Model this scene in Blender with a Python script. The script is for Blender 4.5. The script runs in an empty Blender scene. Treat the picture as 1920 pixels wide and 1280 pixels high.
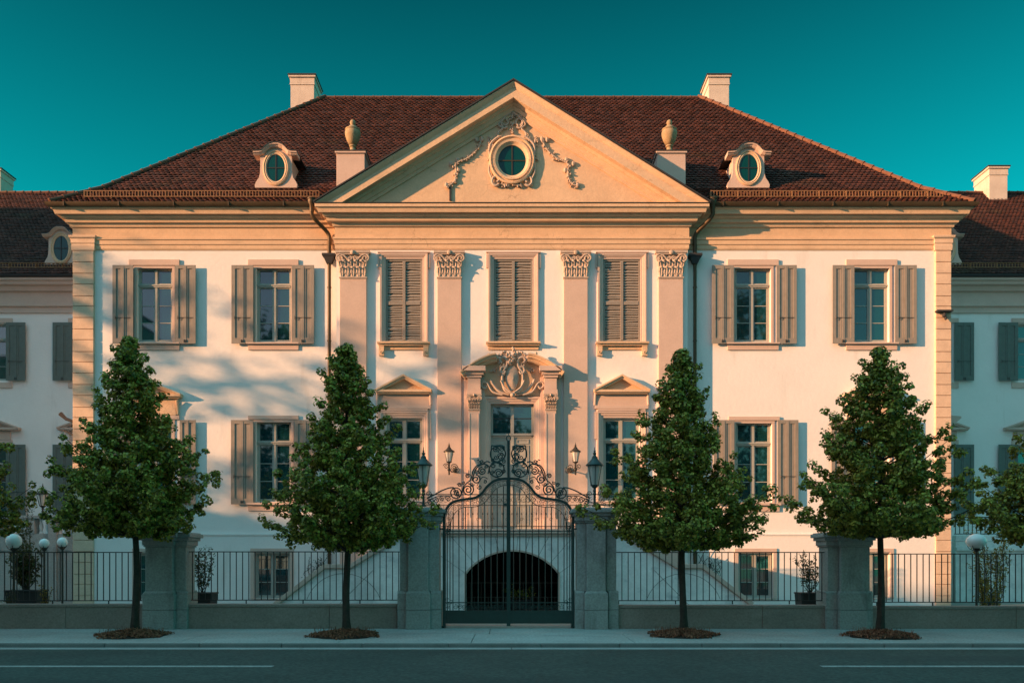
import bpy, bmesh, math, random
import numpy as np
from math import radians as R, sin, cos, pi, atan2, sqrt, hypot
from mathutils import Vector
random.seed(7)
sc = bpy.context.scene
# ------------------------------------------------------------ camera, sky, sun, exposure
F = 1590.0                       # focal length in photo pixels (photo 1920 wide)
HZ = 1050.0                      # horizon row of the photo
EYE = 1.6
cam = bpy.data.cameras.new('camera'); co = bpy.data.objects.new('camera', cam)
sc.collection.objects.link(co); sc.camera = co
cam.sensor_width = 36; cam.lens = 36 * F / 1920; cam.shift_y = (HZ - 640) / 1920
cam.clip_start = 0.1; cam.clip_end = 2000
co.location = (0, 0, EYE); co.rotation_euler = (R(90), 0, 0)

SUN = Vector((1.0, 0.37, -0.225)).normalized()      # direction the light travels
elev = math.asin(-SUN.z); az = atan2(-SUN.x, -SUN.y)
SKYLOW = (.88, .64, .72, 1)      # tint of the sunset side near the horizon
SKYHIGH = (3.5, 4.2, 3.75, 1)    # tint overhead
w = bpy.data.worlds.new('World'); sc.world = w; w.use_nodes = True
wn = w.node_tree.nodes; wl = w.node_tree.links
bg = wn['Background']
sky = wn.new('ShaderNodeTexSky'); sky.sky_type = 'NISHITA'; sky.sun_disc = False
sky.sun_elevation = elev; sky.sun_rotation = az
sky.altitude = 0; sky.air_density = 1.0; sky.dust_density = 0.6; sky.ozone_density = 2.0
hs = wn.new('ShaderNodeHueSaturation'); hs.inputs['Hue'].default_value = 0.455; hs.inputs['Saturation'].default_value = 1.0
# evening sky: deep teal away from the sun, brighter and paler towards the sunset side
wc = wn.new('ShaderNodeTexCoord'); dt = wn.new('ShaderNodeVectorMath'); dt.operation = 'DOT_PRODUCT'; dt.inputs[1].default_value = Vector((-.35, -.50, .80)).normalized()
mr = wn.new('ShaderNodeMapRange'); mr.interpolation_type = 'SMOOTHSTEP'; mr.inputs[1].default_value = .15; mr.inputs[2].default_value = .85
sx = wn.new('ShaderNodeSeparateXYZ'); mz = wn.new('ShaderNodeMapRange'); mz.inputs[1].default_value = .18; mz.inputs[2].default_value = .62
dp = wn.new('ShaderNodeMixRGB'); dp.inputs[1].default_value = (0.006, 1.04, .92, 1); dp.inputs[2].default_value = (0.004, .165, .172, 1)
mx = wn.new('ShaderNodeMixRGB'); 
sw = wn.new('ShaderNodeMixRGB'); sw.inputs[1].default_value = SKYLOW; sw.inputs[2].default_value = SKYHIGH
mh = wn.new('ShaderNodeMapRange'); mh.interpolation_type = 'SMOOTHSTEP'; mh.inputs[1].default_value = .45; mh.inputs[2].default_value = .95
tint = wn.new('ShaderNodeMixRGB'); tint.blend_type = 'MULTIPLY'; tint.inputs[0].default_value = 1; tint.use_clamp = False
wl.new(wc.outputs['Generated'], dt.inputs[0]); wl.new(dt.outputs['Value'], mr.inputs[0]); wl.new(wc.outputs['Generated'], sx.inputs[0]); wl.new(sx.outputs['Z'], mz.inputs[0])
wl.new(sx.outputs['Z'], mh.inputs[0]); wl.new(mh.outputs[0], sw.inputs[0]); wl.new(sw.outputs[0], mx.inputs[2]); wl.new(mz.outputs[0], dp.inputs[0]); wl.new(dp.outputs[0], mx.inputs[1]); wl.new(mr.outputs[0], mx.inputs[0])
wl.new(sky.outputs[0], hs.inputs['Color']); wl.new(hs.outputs[0], tint.inputs[1]); wl.new(mx.outputs[0], tint.inputs[2]); wl.new(tint.outputs[0], bg.inputs[0])
bg.inputs[1].default_value = 0.10
sl = bpy.data.lights.new('sun', 'SUN'); so = bpy.data.objects.new('sun', sl); sc.collection.objects.link(so)
sl.energy = 4.9; sl.angle = R(0.53); sl.color = (1.0, 0.51, 0.24)
so.rotation_euler = SUN.to_track_quat('-Z', 'Y').to_euler(); so.location = (-60, -20, 40)
sc.view_settings.view_transform = 'Standard'; sc.view_settings.look = 'None'
sc.view_settings.exposure = 1.1; sc.view_settings.gamma = 1.0

# ------------------------------------------------------------ helpers
def X(px, Y): return (px - 960.0) * Y / F
def Z(py, Y): return EYE + (HZ - py) * Y / F
ORG = {}
def tag(o, label=None, cat=None, group=None, kind=None):
    if label: o['label'] = label
    if cat: o['category'] = cat
    if group: o['group'] = group
    if kind: o['kind'] = kind
    return o
def thing(name, label, cat, loc, group=None):
    o = bpy.data.objects.new(name, None); sc.collection.objects.link(o)
    o.location = loc; o.empty_display_size = 0.3; ORG[o] = Vector(loc)
    return tag(o, label, cat, group)

class MB:
    def __init__(s): s.v = []; s.f = []
    def add(s, vs, fs):
        n = len(s.v); s.v += [tuple(p) for p in vs]; s.f += [tuple(i + n for i in f) for f in fs]; return s
    def box(s, x0, x1, y0, y1, z0, z1):
        return s.add([(x0,y0,z0),(x1,y0,z0),(x1,y1,z0),(x0,y1,z0),(x0,y0,z1),(x1,y0,z1),(x1,y1,z1),(x0,y1,z1)],
                     [(0,3,2,1),(4,5,6,7),(0,1,5,4),(1,2,6,5),(2,3,7,6),(3,0,4,7)])
    def frustum(s, c0, h0, z0, h1, z1):          # square-ish taper; h = (hx, hy)
        x, y = c0
        vs = [(x+a*h[0], y+b*h[1], z) for h, z in ((h0,z0),(h1,z1)) for a, b in ((-1,-1),(1,-1),(1,1),(-1,1))]
        return s.add(vs, [(0,3,2,1),(4,5,6,7),(0,1,5,4),(1,2,6,5),(2,3,7,6),(3,0,4,7)])
    def poly(s, pts, y0, y1):                    # polygon in xz, extruded in y
        n = len(pts)
        vs = [(x, y0, z) for x, z in pts] + [(x, y1, z) for x, z in pts]
        return s.add(vs, [tuple(range(n)), tuple(range(2*n-1, n-1, -1))] + [(i, (i+1) % n, n+(i+1) % n, n+i) for i in range(n)])
    def tube(s, pts, r, n=6, r2=None, closed=False, flat=None):
        pts = [Vector(p) for p in pts]; m = len(pts); base = len(s.v); rings = []
        up = None
        for i, p in enumerate(pts):
            if closed: t = pts[(i+1) % m] - pts[i-1]
            else: t = pts[min(i+1, m-1)] - pts[max(i-1, 0)]
            if t.length < 1e-9: t = Vector((0,0,1))
            t.normalize()
            if up is None:
                up = Vector((0,1,0)) if abs(t.y) < 0.9 else Vector((1,0,0))
            a = (up - t * up.dot(t))
            if a.length < 1e-6: a = t.orthogonal()
            a.normalize(); up = a; b = t.cross(a)
            rr = r if r2 is None else r + (r2 - r) * i / max(m-1, 1)
            fa = flat or 1
            for k in range(n):
                q = 2*pi*(k+.5)/n
                s.v.append(tuple(p + a*(cos(q)*rr*fa) + b*(sin(q)*rr)))
        for i in range(m if closed else m-1):
            j = (i+1) % m
            for k in range(n):
                s.f.append((base+i*n+k, base+i*n+(k+1) % n, base+j*n+(k+1) % n, base+j*n+k))
        if not closed:
            s.f.append(tuple(base+k for k in range(n))[::-1]); s.f.append(tuple(base+(m-1)*n+k for k in range(n)))
        return s
    def lathe(s, c, prof, n=20, sx=1, sy=1):     # prof [(r, z)]
        base = len(s.v); m = len(prof)
        for r, z in prof:
            for k in range(n):
                q = 2*pi*k/n; s.v.append((c[0]+cos(q)*r*sx, c[1]+sin(q)*r*sy, c[2]+z))
        for i in range(m-1):
            for k in range(n):
                s.f.append((base+i*n+k, base+i*n+(k+1) % n, base+(i+1)*n+(k+1) % n, base+(i+1)*n+k))
        s.f.append(tuple(base+k for k in range(n))[::-1]); s.f.append(tuple(base+(m-1)*n+k for k in range(n)))
        return s
    def ball(s, c, rx, ry, rz, n=10, m=6):
        pr = [(max(sin(pi*i/m), .02), -cos(pi*i/m)) for i in range(m+1)]
        base = len(s.v)
        for r, z in pr:
            for k in range(n):
                q = 2*pi*k/n; s.v.append((c[0]+cos(q)*r*rx, c[1]+sin(q)*r*ry, c[2]+z*rz))
        for i in range(m):
            for k in range(n):
                s.f.append((base+i*n+k, base+i*n+(k+1) % n, base+(i+1)*n+(k+1) % n, base+(i+1)*n+k))
        return s
    def sweep(s, path, prof, fn, closed=False):
        # path 2d, profile (a = offset along right-hand normal, b), fn(u, v, b) -> xyz
        m = len(path); n = len(prof); base = len(s.v)
        def nrm(p, q):
            d = (q[0]-p[0], q[1]-p[1]); L = hypot(*d) or 1e-9; return (d[1]/L, -d[0]/L)
        for i in range(m):
            if closed: n0 = nrm(path[i-1], path[i]); n1 = nrm(path[i], path[(i+1) % m])
            else:
                n0 = nrm(path[max(i-1,0)], path[max(i,1)]) ; n1 = nrm(path[min(i, m-2)], path[min(i+1, m-1)])
            k = 1 + n0[0]*n1[0] + n0[1]*n1[1]
            mx, my = (n0[0]+n1[0])/max(k,.2), (n0[1]+n1[1])/max(k,.2)
            for a, b in prof: s.v.append(tuple(fn(path[i][0]+mx*a, path[i][1]+my*a, b)))
        for i in range(m if closed else m-1):
            j = (i+1) % m
            for k in range(n):
                s.f.append((base+i*n+k, base+i*n+(k+1) % n, base+j*n+(k+1) % n, base+j*n+k))
        if not closed:
            s.f.append(tuple(base+k for k in range(n))[::-1]); s.f.append(tuple(base+(m-1)*n+k for k in range(n)))
        return s
    def plan(s, path, prof): return s.sweep(path, prof, lambda u, v, b: (u, v, b))
    def face(s, path, prof, Y, closed=False): return s.sweep(path, prof, lambda u, v, b: (u, Y - b, v), closed)
    def build(s, name, m, parent=None, smooth=False, bevel=0, loc=None, recalc=True):
        org = Vector((0,0,0))
        if parent is not None: org = ORG[parent]
        elif loc is not None: org = Vector(loc)
        me = bpy.data.meshes.new(name)
        me.from_pydata([(p[0]-org.x, p[1]-org.y, p[2]-org.z) for p in s.v], [], s.f); me.update()
        if recalc:
            b = bmesh.new(); b.from_mesh(me); bmesh.ops.recalc_face_normals(b, faces=b.faces); b.to_mesh(me); b.free()
        if smooth:
            me.polygons.foreach_set('use_smooth', [True]*len(me.polygons)); me.set_sharp_from_angle(angle=R(38))
        o = bpy.data.objects.new(name, me); sc.collection.objects.link(o)
        if m is not None: me.materials.append(m)
        if parent is not None: o.parent = parent; ORG[o] = org
        else: o.location = org; ORG[o] = org
        if bevel:
            md = o.modifiers.new('bevel', 'BEVEL'); md.width = bevel; md.segments = 2; md.limit_method = 'ANGLE'; md.angle_limit = R(40)
        return o
def copy_to(o, parent, delta):
    c = o.copy(); sc.collection.objects.link(c); c.parent = parent; c.location = o.location + Vector(delta); ORG[c] = ORG[o]; return c

def spiral(cx, cz, r, turns=1.6, a0=0., d=1, r0=.18, n=26):
    return [(cx + cos(a0 + d*2*pi*turns*t)*r*(1-(1-r0)*t), cz + sin(a0 + d*2*pi*turns*t)*r*(1-(1-r0)*t)) for t in [i/n for i in range(n+1)]]
def smoothpts(p, k=6):                           # Catmull-Rom through 2d or 3d points
    out = []; n = len(p)
    for i in range(n-1):
        a = p[max(i-1,0)]; b = p[i]; c = p[i+1]; d = p[min(i+2,n-1)]
        for j in range(k):
            t = j/k
            out.append(tuple(.5*((2*b[q])+(-a[q]+c[q])*t+(2*a[q]-5*b[q]+4*c[q]-d[q])*t*t+(-a[q]+3*b[q]-3*c[q]+d[q])*t**3) for q in range(len(b))))
    out.append(tuple(p[-1])); return out

# ------------------------------------------------------------ materials
def mat(name, col, rough=.85, noise=0, nscale=3, bump=0, bscale=40, spec=.3, metal=0, fine=None, stain=None, island=0, rand=0, col2=None, crack=0):
    m = bpy.data.materials.new(name); m.use_nodes = True; nt = m.node_tree; N = nt.nodes; L = nt.links
    p = N['Principled BSDF']; p.inputs['Roughness'].default_value = rough; p.inputs['Metallic'].default_value = metal
    p.inputs['Specular IOR Level'].default_value = spec
    tc = N.new('ShaderNodeTexCoord'); geo = N.new('ShaderNodeNewGeometry')
    cur = None
    rgb = N.new('ShaderNodeRGB'); rgb.outputs[0].default_value = (*col, 1); cur = rgb.outputs[0]
    if noise:
        t = N.new('ShaderNodeTexNoise'); t.inputs['Scale'].default_value = nscale; t.inputs['Detail'].default_value = 6; t.inputs['Roughness'].default_value = .62
        L.new(geo.outputs['Position'], t.inputs['Vector'])
        mr = N.new('ShaderNodeMapRange'); mr.inputs[1].default_value = .3; mr.inputs[2].default_value = .7
        mr.inputs[3].default_value = 1-noise; mr.inputs[4].default_value = 1+noise*.6
        L.new(t.outputs['Fac'], mr.inputs[0])
        mx = N.new('ShaderNodeVectorMath'); mx.operation = 'SCALE'; L.new(cur, mx.inputs[0]); L.new(mr.outputs[0], mx.inputs['Scale']); cur = mx.outputs[0]
    if fine:                                       # (amount, scale) grain
        t = N.new('ShaderNodeTexNoise'); t.inputs['Scale'].default_value = fine[1]; t.inputs['Detail'].default_value = 3
        L.new(geo.outputs['Position'], t.inputs['Vector'])
        mr = N.new('ShaderNodeMapRange'); mr.inputs[1].default_value = .3; mr.inputs[2].default_value = .7
        mr.inputs[3].default_value = 1-fine[0]; mr.inputs[4].default_value = 1+fine[0]
        L.new(t.outputs['Fac'], mr.inputs[0])
        mx = N.new('ShaderNodeVectorMath'); mx.operation = 'SCALE'; L.new(cur, mx.inputs[0]); L.new(mr.outputs[0], mx.inputs['Scale']); cur = mx.outputs[0]
    if stain:                                      # (colour, scale vec, threshold, strength)
        mp = N.new('ShaderNodeMapping'); mp.inputs['Scale'].default_value = stain[1]; L.new(geo.outputs['Position'], mp.inputs['Vector'])
        t = N.new('ShaderNodeTexNoise'); t.inputs['Scale'].default_value = 1; t.inputs['Detail'].default_value = 8; t.inputs['Roughness'].default_value = .6
        L.new(mp.outputs[0], t.inputs['Vector'])
        mr = N.new('ShaderNodeMapRange'); mr.inputs[1].default_value = stain[2]; mr.inputs[2].default_value = stain[2]+.16; mr.inputs[4].default_value = stain[3]
        L.new(t.outputs['Fac'], mr.inputs[0])
        mx = N.new('ShaderNodeMixRGB'); mx.inputs[2].default_value = (*stain[0], 1); L.new(mr.outputs[0], mx.inputs[0]); L.new(cur, mx.inputs[1]); cur = mx.outputs[0]
    if crack:
        tn = N.new('ShaderNodeTexNoise'); tn.inputs['Scale'].default_value = 2.2; tn.inputs['Detail'].default_value = 4; L.new(geo.outputs['Position'], tn.inputs['Vector'])
        vm = N.new('ShaderNodeVectorMath'); vm.operation = 'MULTIPLY_ADD'; vm.inputs[1].default_value = (.8,.8,.8); L.new(tn.outputs['Color'], vm.inputs[0]); L.new(geo.outputs['Position'], vm.inputs[2])
        vo = N.new('ShaderNodeTexVoronoi'); vo.feature = 'DISTANCE_TO_EDGE'; vo.inputs['Scale'].default_value = .9; L.new(vm.outputs[0], vo.inputs['Vector'])
        m1 = N.new('ShaderNodeMapRange'); m1.inputs[1].default_value = .004; m1.inputs[2].default_value = .014; m1.inputs[3].default_value = crack; m1.inputs[4].default_value = 0; L.new(vo.outputs['Distance'], m1.inputs[0])
        t2 = N.new('ShaderNodeTexNoise'); t2.inputs['Scale'].default_value = .55; L.new(geo.outputs['Position'], t2.inputs['Vector'])
        m2 = N.new('ShaderNodeMapRange'); m2.inputs[1].default_value = .50; m2.inputs[2].default_value = .60; L.new(t2.outputs['Fac'], m2.inputs[0])
        mm = N.new('ShaderNodeMath'); mm.operation = 'MULTIPLY'; L.new(m1.outputs[0], mm.inputs[0]); L.new(m2.outputs[0], mm.inputs[1])
        mx = N.new('ShaderNodeMixRGB'); mx.inputs[2].default_value = (*[c*.35 for c in col], 1); L.new(mm.outputs[0], mx.inputs[0]); L.new(cur, mx.inputs[1]); cur = mx.outputs[0]
    if island:
        cr = N.new('ShaderNodeMixRGB'); cr.inputs[2].default_value = (*(col2 or [c*.5 for c in col]), 1)
        sm = N.new('ShaderNodeMath'); sm.operation = 'MULTIPLY'; sm.inputs[1].default_value = island
        L.new(geo.outputs['Random Per Island'], sm.inputs[0]); L.new(sm.outputs[0], cr.inputs[0]); L.new(cur, cr.inputs[1]); cur = cr.outputs[0]
    L.new(cur, p.inputs['Base Color'])
    if bump:
        t = N.new('ShaderNodeTexNoise'); t.inputs['Scale'].default_value = bscale; t.inputs['Detail'].default_value = 5
        L.new(geo.outputs['Position'], t.inputs['Vector'])
        b = N.new('ShaderNodeBump'); b.inputs['Strength'].default_value = 1; b.inputs['Distance'].default_value = bump
        L.new(t.outputs['Fac'], b.inputs['Height']); L.new(b.outputs[0], p.inputs['Normal'])
    return m
M = {}
M['stucco'] = mat('white_stucco', (.80,.75,.72), noise=.05, nscale=.8, bump=.006, bscale=7, fine=(.03, 30), stain=((.52,.46,.40),(1.6,1.6,.30),.58,.42))
M['sand'] = mat('sandstone_render', (.66,.455,.30), noise=.10, nscale=1.4, bump=.007, bscale=9, fine=(.06,25), stain=((.42,.31,.21),(.7,.7,2.6),.56,.5), crack=.4)
M['quoin'] = mat('quoin_stone', (.67,.48,.345), noise=.12, nscale=2.2, bump=.005, bscale=14, fine=(.06,25), stain=((.4,.3,.23),(1.2,1.2,2),.57,.5))
M['trim'] = mat('pinkish_trim', (.575,.425,.355), noise=.07, nscale=2, bump=.003, bscale=22, fine=(.05,30), stain=((.38,.3,.24),(2,2,.7),.62,.4))
M['ornament'] = mat('carved_stone', (.50,.385,.31), noise=.14, nscale=5, bump=.006, bscale=30, fine=(.08,40))
M['granite'] = mat('grey_granite', (.38,.365,.345), noise=.12, nscale=1.2, bump=.004, bscale=60, fine=(.17,24), stain=((.15,.14,.125),(1.8,1.8,.7),.54,.65))
M['wallstone'] = mat('low_wall_stone', (.34,.26,.225), noise=.12, nscale=1, bump=.004, bscale=60, fine=(.15,26), stain=((.17,.14,.12),(.8,.8,1.8),.57,.5))
M['marble'] = mat('veined_marble', (.74,.72,.70), noise=.25, nscale=1.2, bump=.004, bscale=20, fine=(.05,20), stain=((.42,.43,.45),(2.2,2.2,3.2),.56,.7))
M['joint'] = mat('dark_joint', (.10,.095,.09))
M['tile'] = mat('clay_roof_tile', (.135,.047,.033), rough=.8, noise=.3, nscale=1.1, island=.9, col2=(.042,.020,.018), bump=.003, bscale=50, stain=((.07,.055,.03),(.5,.5,1.1),.55,.75))
M['ridge'] = mat('ridge_tile', (.17,.075,.045), rough=.8, noise=.3, nscale=6, bump=.004, bscale=30)
M['shadedwood'] = mat('shaded_shutter_paint', (.12,.145,.13), rough=.6, noise=.1, nscale=6)  # darker copy of the shutter paint; the wing's shade is in the colour
M['wood'] = mat('shutter_paint', (.27,.235,.20), rough=.62, noise=.10, nscale=6, bump=.003, bscale=25, stain=((.15,.125,.10),(14,14,1.4),.55,.5))
M['frame'] = mat('window_frame_paint', (.36,.35,.31), rough=.5, noise=.08, nscale=8)
M['glass'] = mat('window_glass', (.005,.040,.046), rough=.03, spec=1.0)  # teal base stands in for part of the sky's reflection
M['glass'].node_tree.nodes['Principled BSDF'].inputs['IOR'].default_value = 2.25
M['glass'].node_tree.nodes['Principled BSDF'].inputs['Specular IOR Level'].default_value = .5
M['skytintglass'] = mat('round_glass_sky_tint', (.0,.05,.05), rough=.03, spec=.5)  # teal of the reflected sky is put into the base colour
M['lampglass'] = mat('lamp_glass', (.62,.60,.56), rough=.15, spec=.6)
M['chimney'] = mat('chimney_render', (.60,.49,.41), noise=.12, nscale=2, bump=.004, bscale=15, stain=((.3,.24,.2),(1.5,1.5,.5),.58,.5))
M['urnstone'] = mat('weathered_urn_stone', (.36,.26,.15), noise=.25, nscale=5, bump=.006, bscale=30)
M['copper'] = mat('bronze_gutter', (.085,.058,.032), rough=.5, metal=.25, noise=.2, nscale=3)
M['guard'] = mat('rusty_snow_guard', (.27,.14,.065), rough=.6, noise=.2, nscale=5)
M['lead'] = mat('dark_flashing', (.035,.033,.035), rough=.6)
M['iron'] = mat('dark_green_iron', (.014,.046,.043), rough=.42, spec=.5, noise=.2, nscale=12)
M['fence'] = mat('black_iron', (.022,.024,.024), rough=.5, spec=.4)
M['lampmetal'] = mat('aged_lamp_metal', (.055,.05,.042), rough=.45, metal=.3, noise=.3, nscale=20)
M['asphalt'] = mat('asphalt', (.052,.070,.063), rough=.85, noise=.22, nscale=.5, bump=.006, bscale=90, fine=(.40,17), stain=((.038,.046,.045),(.12,.8,1),.52,.7))
M['paving'] = mat('sidewalk_concrete', (.38,.41,.395), rough=.9, noise=.16, nscale=.9, bump=.004, bscale=70, fine=(.26,19), stain=((.2,.2,.19),(.5,1.2,1),.58,.5))
M['kerb'] = mat('kerb_stone', (.17,.17,.16), noise=.2, nscale=2, bump=.005, bscale=50, fine=(.2,60))
M['gutterstone'] = mat('gutter_strip', (.36,.36,.35), noise=.2, nscale=2, fine=(.2,50), bump=.004, bscale=50)
M['lane'] = mat('lane_paint', (.33,.33,.32), noise=.25, nscale=5, fine=(.35,35), stain=((.12,.12,.12),(4,12,4),.56,.7))
M['yard'] = mat('courtyard_gravel', (.26,.24,.21), noise=.2, nscale=2, fine=(.25,40), bump=.01, bscale=40)
M['threshold'] = mat('pink_stone_sill', (.44,.33,.29), noise=.15, nscale=3, fine=(.1,40), stain=((.12,.09,.07),(3,3,9),.6,.7))
M['bark'] = mat('tree_bark', (.050,.040,.030), noise=.35, nscale=9, bump=.02, bscale=28)
M['mulch'] = mat('bark_mulch', (.42,.17,.095), rough=.95, island=.9, col2=(.06,.03,.02), noise=.2, nscale=8)
M['soil'] = mat('soil', (.05,.032,.022), rough=.95, noise=.3, nscale=12, bump=.02, bscale=30)
M['pot'] = mat('dark_planter', (.03,.03,.03), rough=.6)
M['globe'] = mat('opal_globe_glass', (.78,.78,.76), rough=.18, spec=.5)
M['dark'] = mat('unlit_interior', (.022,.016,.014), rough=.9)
M['plaster2'] = mat('opposite_facade', (.42,.36,.30), noise=.1)
def leafmat(name, c1, c2, tr=.25):
    m = mat(name, c1, rough=.5, island=1.0, col2=c2, noise=.25, nscale=3, spec=.35)
    nt = m.node_tree; N = nt.nodes; L = nt.links; p = N['Principled BSDF']
    t = N.new('ShaderNodeBsdfTranslucent'); src = p.inputs['Base Color'].links[0].from_socket
    L.new(src, t.inputs['Color']); mx = N.new('ShaderNodeMixShader'); mx.inputs[0].default_value = tr
    L.new(p.outputs[0], mx.inputs[1]); L.new(t.outputs[0], mx.inputs[2]); L.new(mx.outputs[0], N['Material Output'].inputs['Surface'])
    return m
M['leaf'] = leafmat('street_tree_leaf', (.50,.47,.07), (.045,.065,.012))
M['leaf_olive'] = leafmat('shrub_leaf', (.12,.10,.025), (.05,.055,.02))
M['leaf_yellow'] = leafmat('yellow_leaf', (.34,.22,.02), (.10,.10,.02), .35)
M['leaf_dark'] = leafmat('far_tree_leaf', (.06,.085,.02), (.025,.04,.012))

# ------------------------------------------------------------ shared builders
def wall_holes(mb, x0, x1, z0, z1, holes, Y, depth=.28):
    xs = sorted({x0, x1, *[h[0] for h in holes], *[h[1] for h in holes]}); zs = sorted({z0, z1, *[h[2] for h in holes], *[h[3] for h in holes]})
    for i in range(len(xs)-1):
        for j in range(len(zs)-1):
            cx, cz = (xs[i]+xs[i+1])/2, (zs[j]+zs[j+1])/2
            if any(h[0] < cx < h[1] and h[2] < cz < h[3] for h in holes): continue
            mb.add([(xs[i],Y,zs[j]),(xs[i+1],Y,zs[j]),(xs[i+1],Y,zs[j+1]),(xs[i],Y,zs[j+1])], [(0,1,2,3)])
    for a, b, c, d in holes:
        for p, q in (((a,c),(b,c)),((b,c),(b,d)),((b,d),(a,d)),((a,d),(a,c))):
            mb.add([(p[0],Y,p[1]),(q[0],Y,q[1]),(q[0],Y+depth,q[1]),(p[0],Y+depth,p[1])], [(0,1,2,3)])
def frame_rect(mb, x0, x1, z0, z1, w, y0, y1, wb=None):
    wb = w if wb is None else wb
    mb.box(x0, x0+w, y0, y1, z0+wb, z1-w); mb.box(x1-w, x1, y0, y1, z0+wb, z1-w)
    mb.box(x0, x1, y0, y1, z1-w, z1); mb.box(x0, x1, y0, y1, z0, z0+wb)
def casement(parent, x0, x1, z0, z1, Y, transom=.24, rows=3, name='window'):
    """double casement window with a transom light, frame at Y"""
    f = MB(); frame_rect(f, x0, x1, z0, z1, .065, Y, Y+.10)
    cx = (x0+x1)/2; H = z1-z0
    zt = z1 - H*transom if transom else z1
    a, b = x0+.065, x1-.065
    f.box(cx-.045, cx+.045, Y-.012, Y+.08, z0+.065, z1-.065)
    if transom: f.box(a, b, Y-.03, Y+.09, zt-.06, zt+.05); f.box(x0-.0, x1, Y-.05, Y-.03, zt-.01, zt+.03)
    for lo, hi in ((a, cx-.045), (cx+.045, b)):
        frame_rect(f, lo+.004, hi-.004, z0+.069, (zt-.064) if transom else z1-.069, .035, Y+.01, Y+.06)
        if transom: frame_rect(f, lo+.004, hi-.004, zt+.054, z1-.069, .03, Y+.01, Y+.06)
        zb, ztop = z0+.1, (zt-.1) if transom else z1-.1
        for k in range(1, rows):
            zz = zb + (ztop-zb)*k/rows; f.box(lo+.03, hi-.03, Y+.02, Y+.055, zz-.012, zz+.012)
    fo = f.build(name, M['frame'], parent)
    g = MB()
    for lo, hi in ((a, cx-.045), (cx+.045, b)):
        segs = []
        zb, ztop = z0+.1, (zt-.1) if transom else z1-.1
        for k in range(rows): segs.append((zb+(ztop-zb)*k/rows, zb+(ztop-zb)*(k+1)/rows))
        if transom: segs.append((zt+.06, z1-.08))
        for s0, s1 in segs:                        # every pane sits at its own slight angle, as old glazing does
            t1, t2 = random.uniform(-.004,.004), random.uniform(-.004,.004)
            yy = Y+.04
            g.add([(lo+.02,yy-t1-t2,s0),(hi-.02,yy+t1-t2,s0),(hi-.02,yy+t1+t2,s1),(lo+.02,yy-t1+t2,s1)], [(0,1,2,3)])
    g.build('pane', M['glass'], fo)
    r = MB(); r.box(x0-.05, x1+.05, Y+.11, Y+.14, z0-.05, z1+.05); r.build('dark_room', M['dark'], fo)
    return fo
def shutter(parent, x0, x1, z0, z1, Y, latch=True, m='wood'):
    s = MB(); w = x1-x0; st = w*.17; cx = (x0+x1)/2
    s.box(x0+.01, x1-.01, Y+.012, Y+.035, z0+.02, z1-.02)
    frame_rect(s, x0, x1, z0, z1, st, Y-.012, Y+.012, st*1.5)
    s.box(cx-st*.35, cx+st*.35, Y-.02, Y+.012, z0+st*.6, z1-st*.35)
    s.box(cx-st*.8, cx-st*.35, Y-.004, Y+.012, z0+st*1.5, z1-st); s.box(cx+st*.35, cx+st*.8, Y-.004, Y+.012, z0+st*1.5, z1-st)
    o = s.build('shutter', M[m], parent, bevel=.004)
    if latch:
        l = MB(); zz = z0 + (z1-z0)*.33
        l.box(cx-w*.34, cx+w*.36, Y-.026, Y-.014, zz-.008, zz+.008)
        l.tube([(cx-w*.36, Y-.03, zz-.06),(cx-w*.34, Y-.05, zz),(cx-w*.36, Y-.03, zz+.05)], .011, 5)
        l.box(cx-.045, cx-.028, Y-.035, Y-.014, z0+.04, z0+.14); l.box(cx+.028, cx+.045, Y-.035, Y-.014, z0+.04, z0+.14)
        l.box(cx-.045, cx+.045, Y-.040, Y-.036, z0+.085, z0+.10)
        l.build('latch', M['lead'], o)
    return o
def hood(mb, cx, hw, z0, z1, Y, out=.2):
    """little triangular pediment"""
    e = z0 + .085
    mb.box(cx-hw, cx+hw, Y-out, Y, z0, e)
    mb.box(cx-hw*.93, cx+hw*.93, Y-out*.75, Y, z0-.05, z0-.002)
    mb.face([(cx-hw-.02, e+.004), (cx, z1), (cx+hw+.02, e+.004)], [(0,0),(0,out+.03),(.06,out+.03),(.075,out-.02),(.13,out-.03),(.14,0)], Y)
    mb.poly([(cx-hw+.1, e-.01), (cx+hw-.1, e-.01), (cx, z1-.06)], Y-.06, Y)
def lantern(parent, cx, cy, zb, zt, hw, metal):
    """tapered glass street lantern head between zb (foot of glass) and zt (finial tip)"""
    H = zt-zb; zr = zb + H*.52
    m = MB(); n = 6
    r0, r1 = hw*.42, hw*.82
    for k in range(n):
        a = 2*pi*(k+.5)/n
        m.tube([(cx+cos(a)*r0, cy+sin(a)*r0, zb), (cx+cos(a)*r1, cy+sin(a)*r1, zr)], hw*.05, 4)
    m.lathe((cx,cy,zb), [(r0*1.12,-.01),(r0*1.12,.015)], n); 
    m.lathe((cx,cy,zb), [(.02,-H*.16),(hw*.2,-H*.14),(hw*.12,-H*.08),(hw*.3,-H*.04),(r0,0)], 10)
    fr = m.build('lantern_frame', metal, parent)
    h = MB()
    h.lathe((cx,cy,zr), [(hw*.86,-.012),(hw,.0),(hw*1.0,.014),(hw*.62,H*.10),(hw*.36,H*.17),(hw*.30,H*.20),(hw*.33,H*.215),(hw*.22,H*.24),(hw*.12,H*.28),(hw*.2,H*.30),(hw*.2,H*.325),(hw*.08,H*.35),(hw*.12,H*.375),(hw*.05,H*.40),(hw*.03,H*.48)], 12)
    h.build('lantern_roof', metal, parent, smooth=True)
    g = MB(); g.lathe((cx,cy,zb), [(r0*.93,.016),(r1*.93,zr-zb-.014)], n); g.build('lantern_glass', M['lampglass'], parent)

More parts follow.
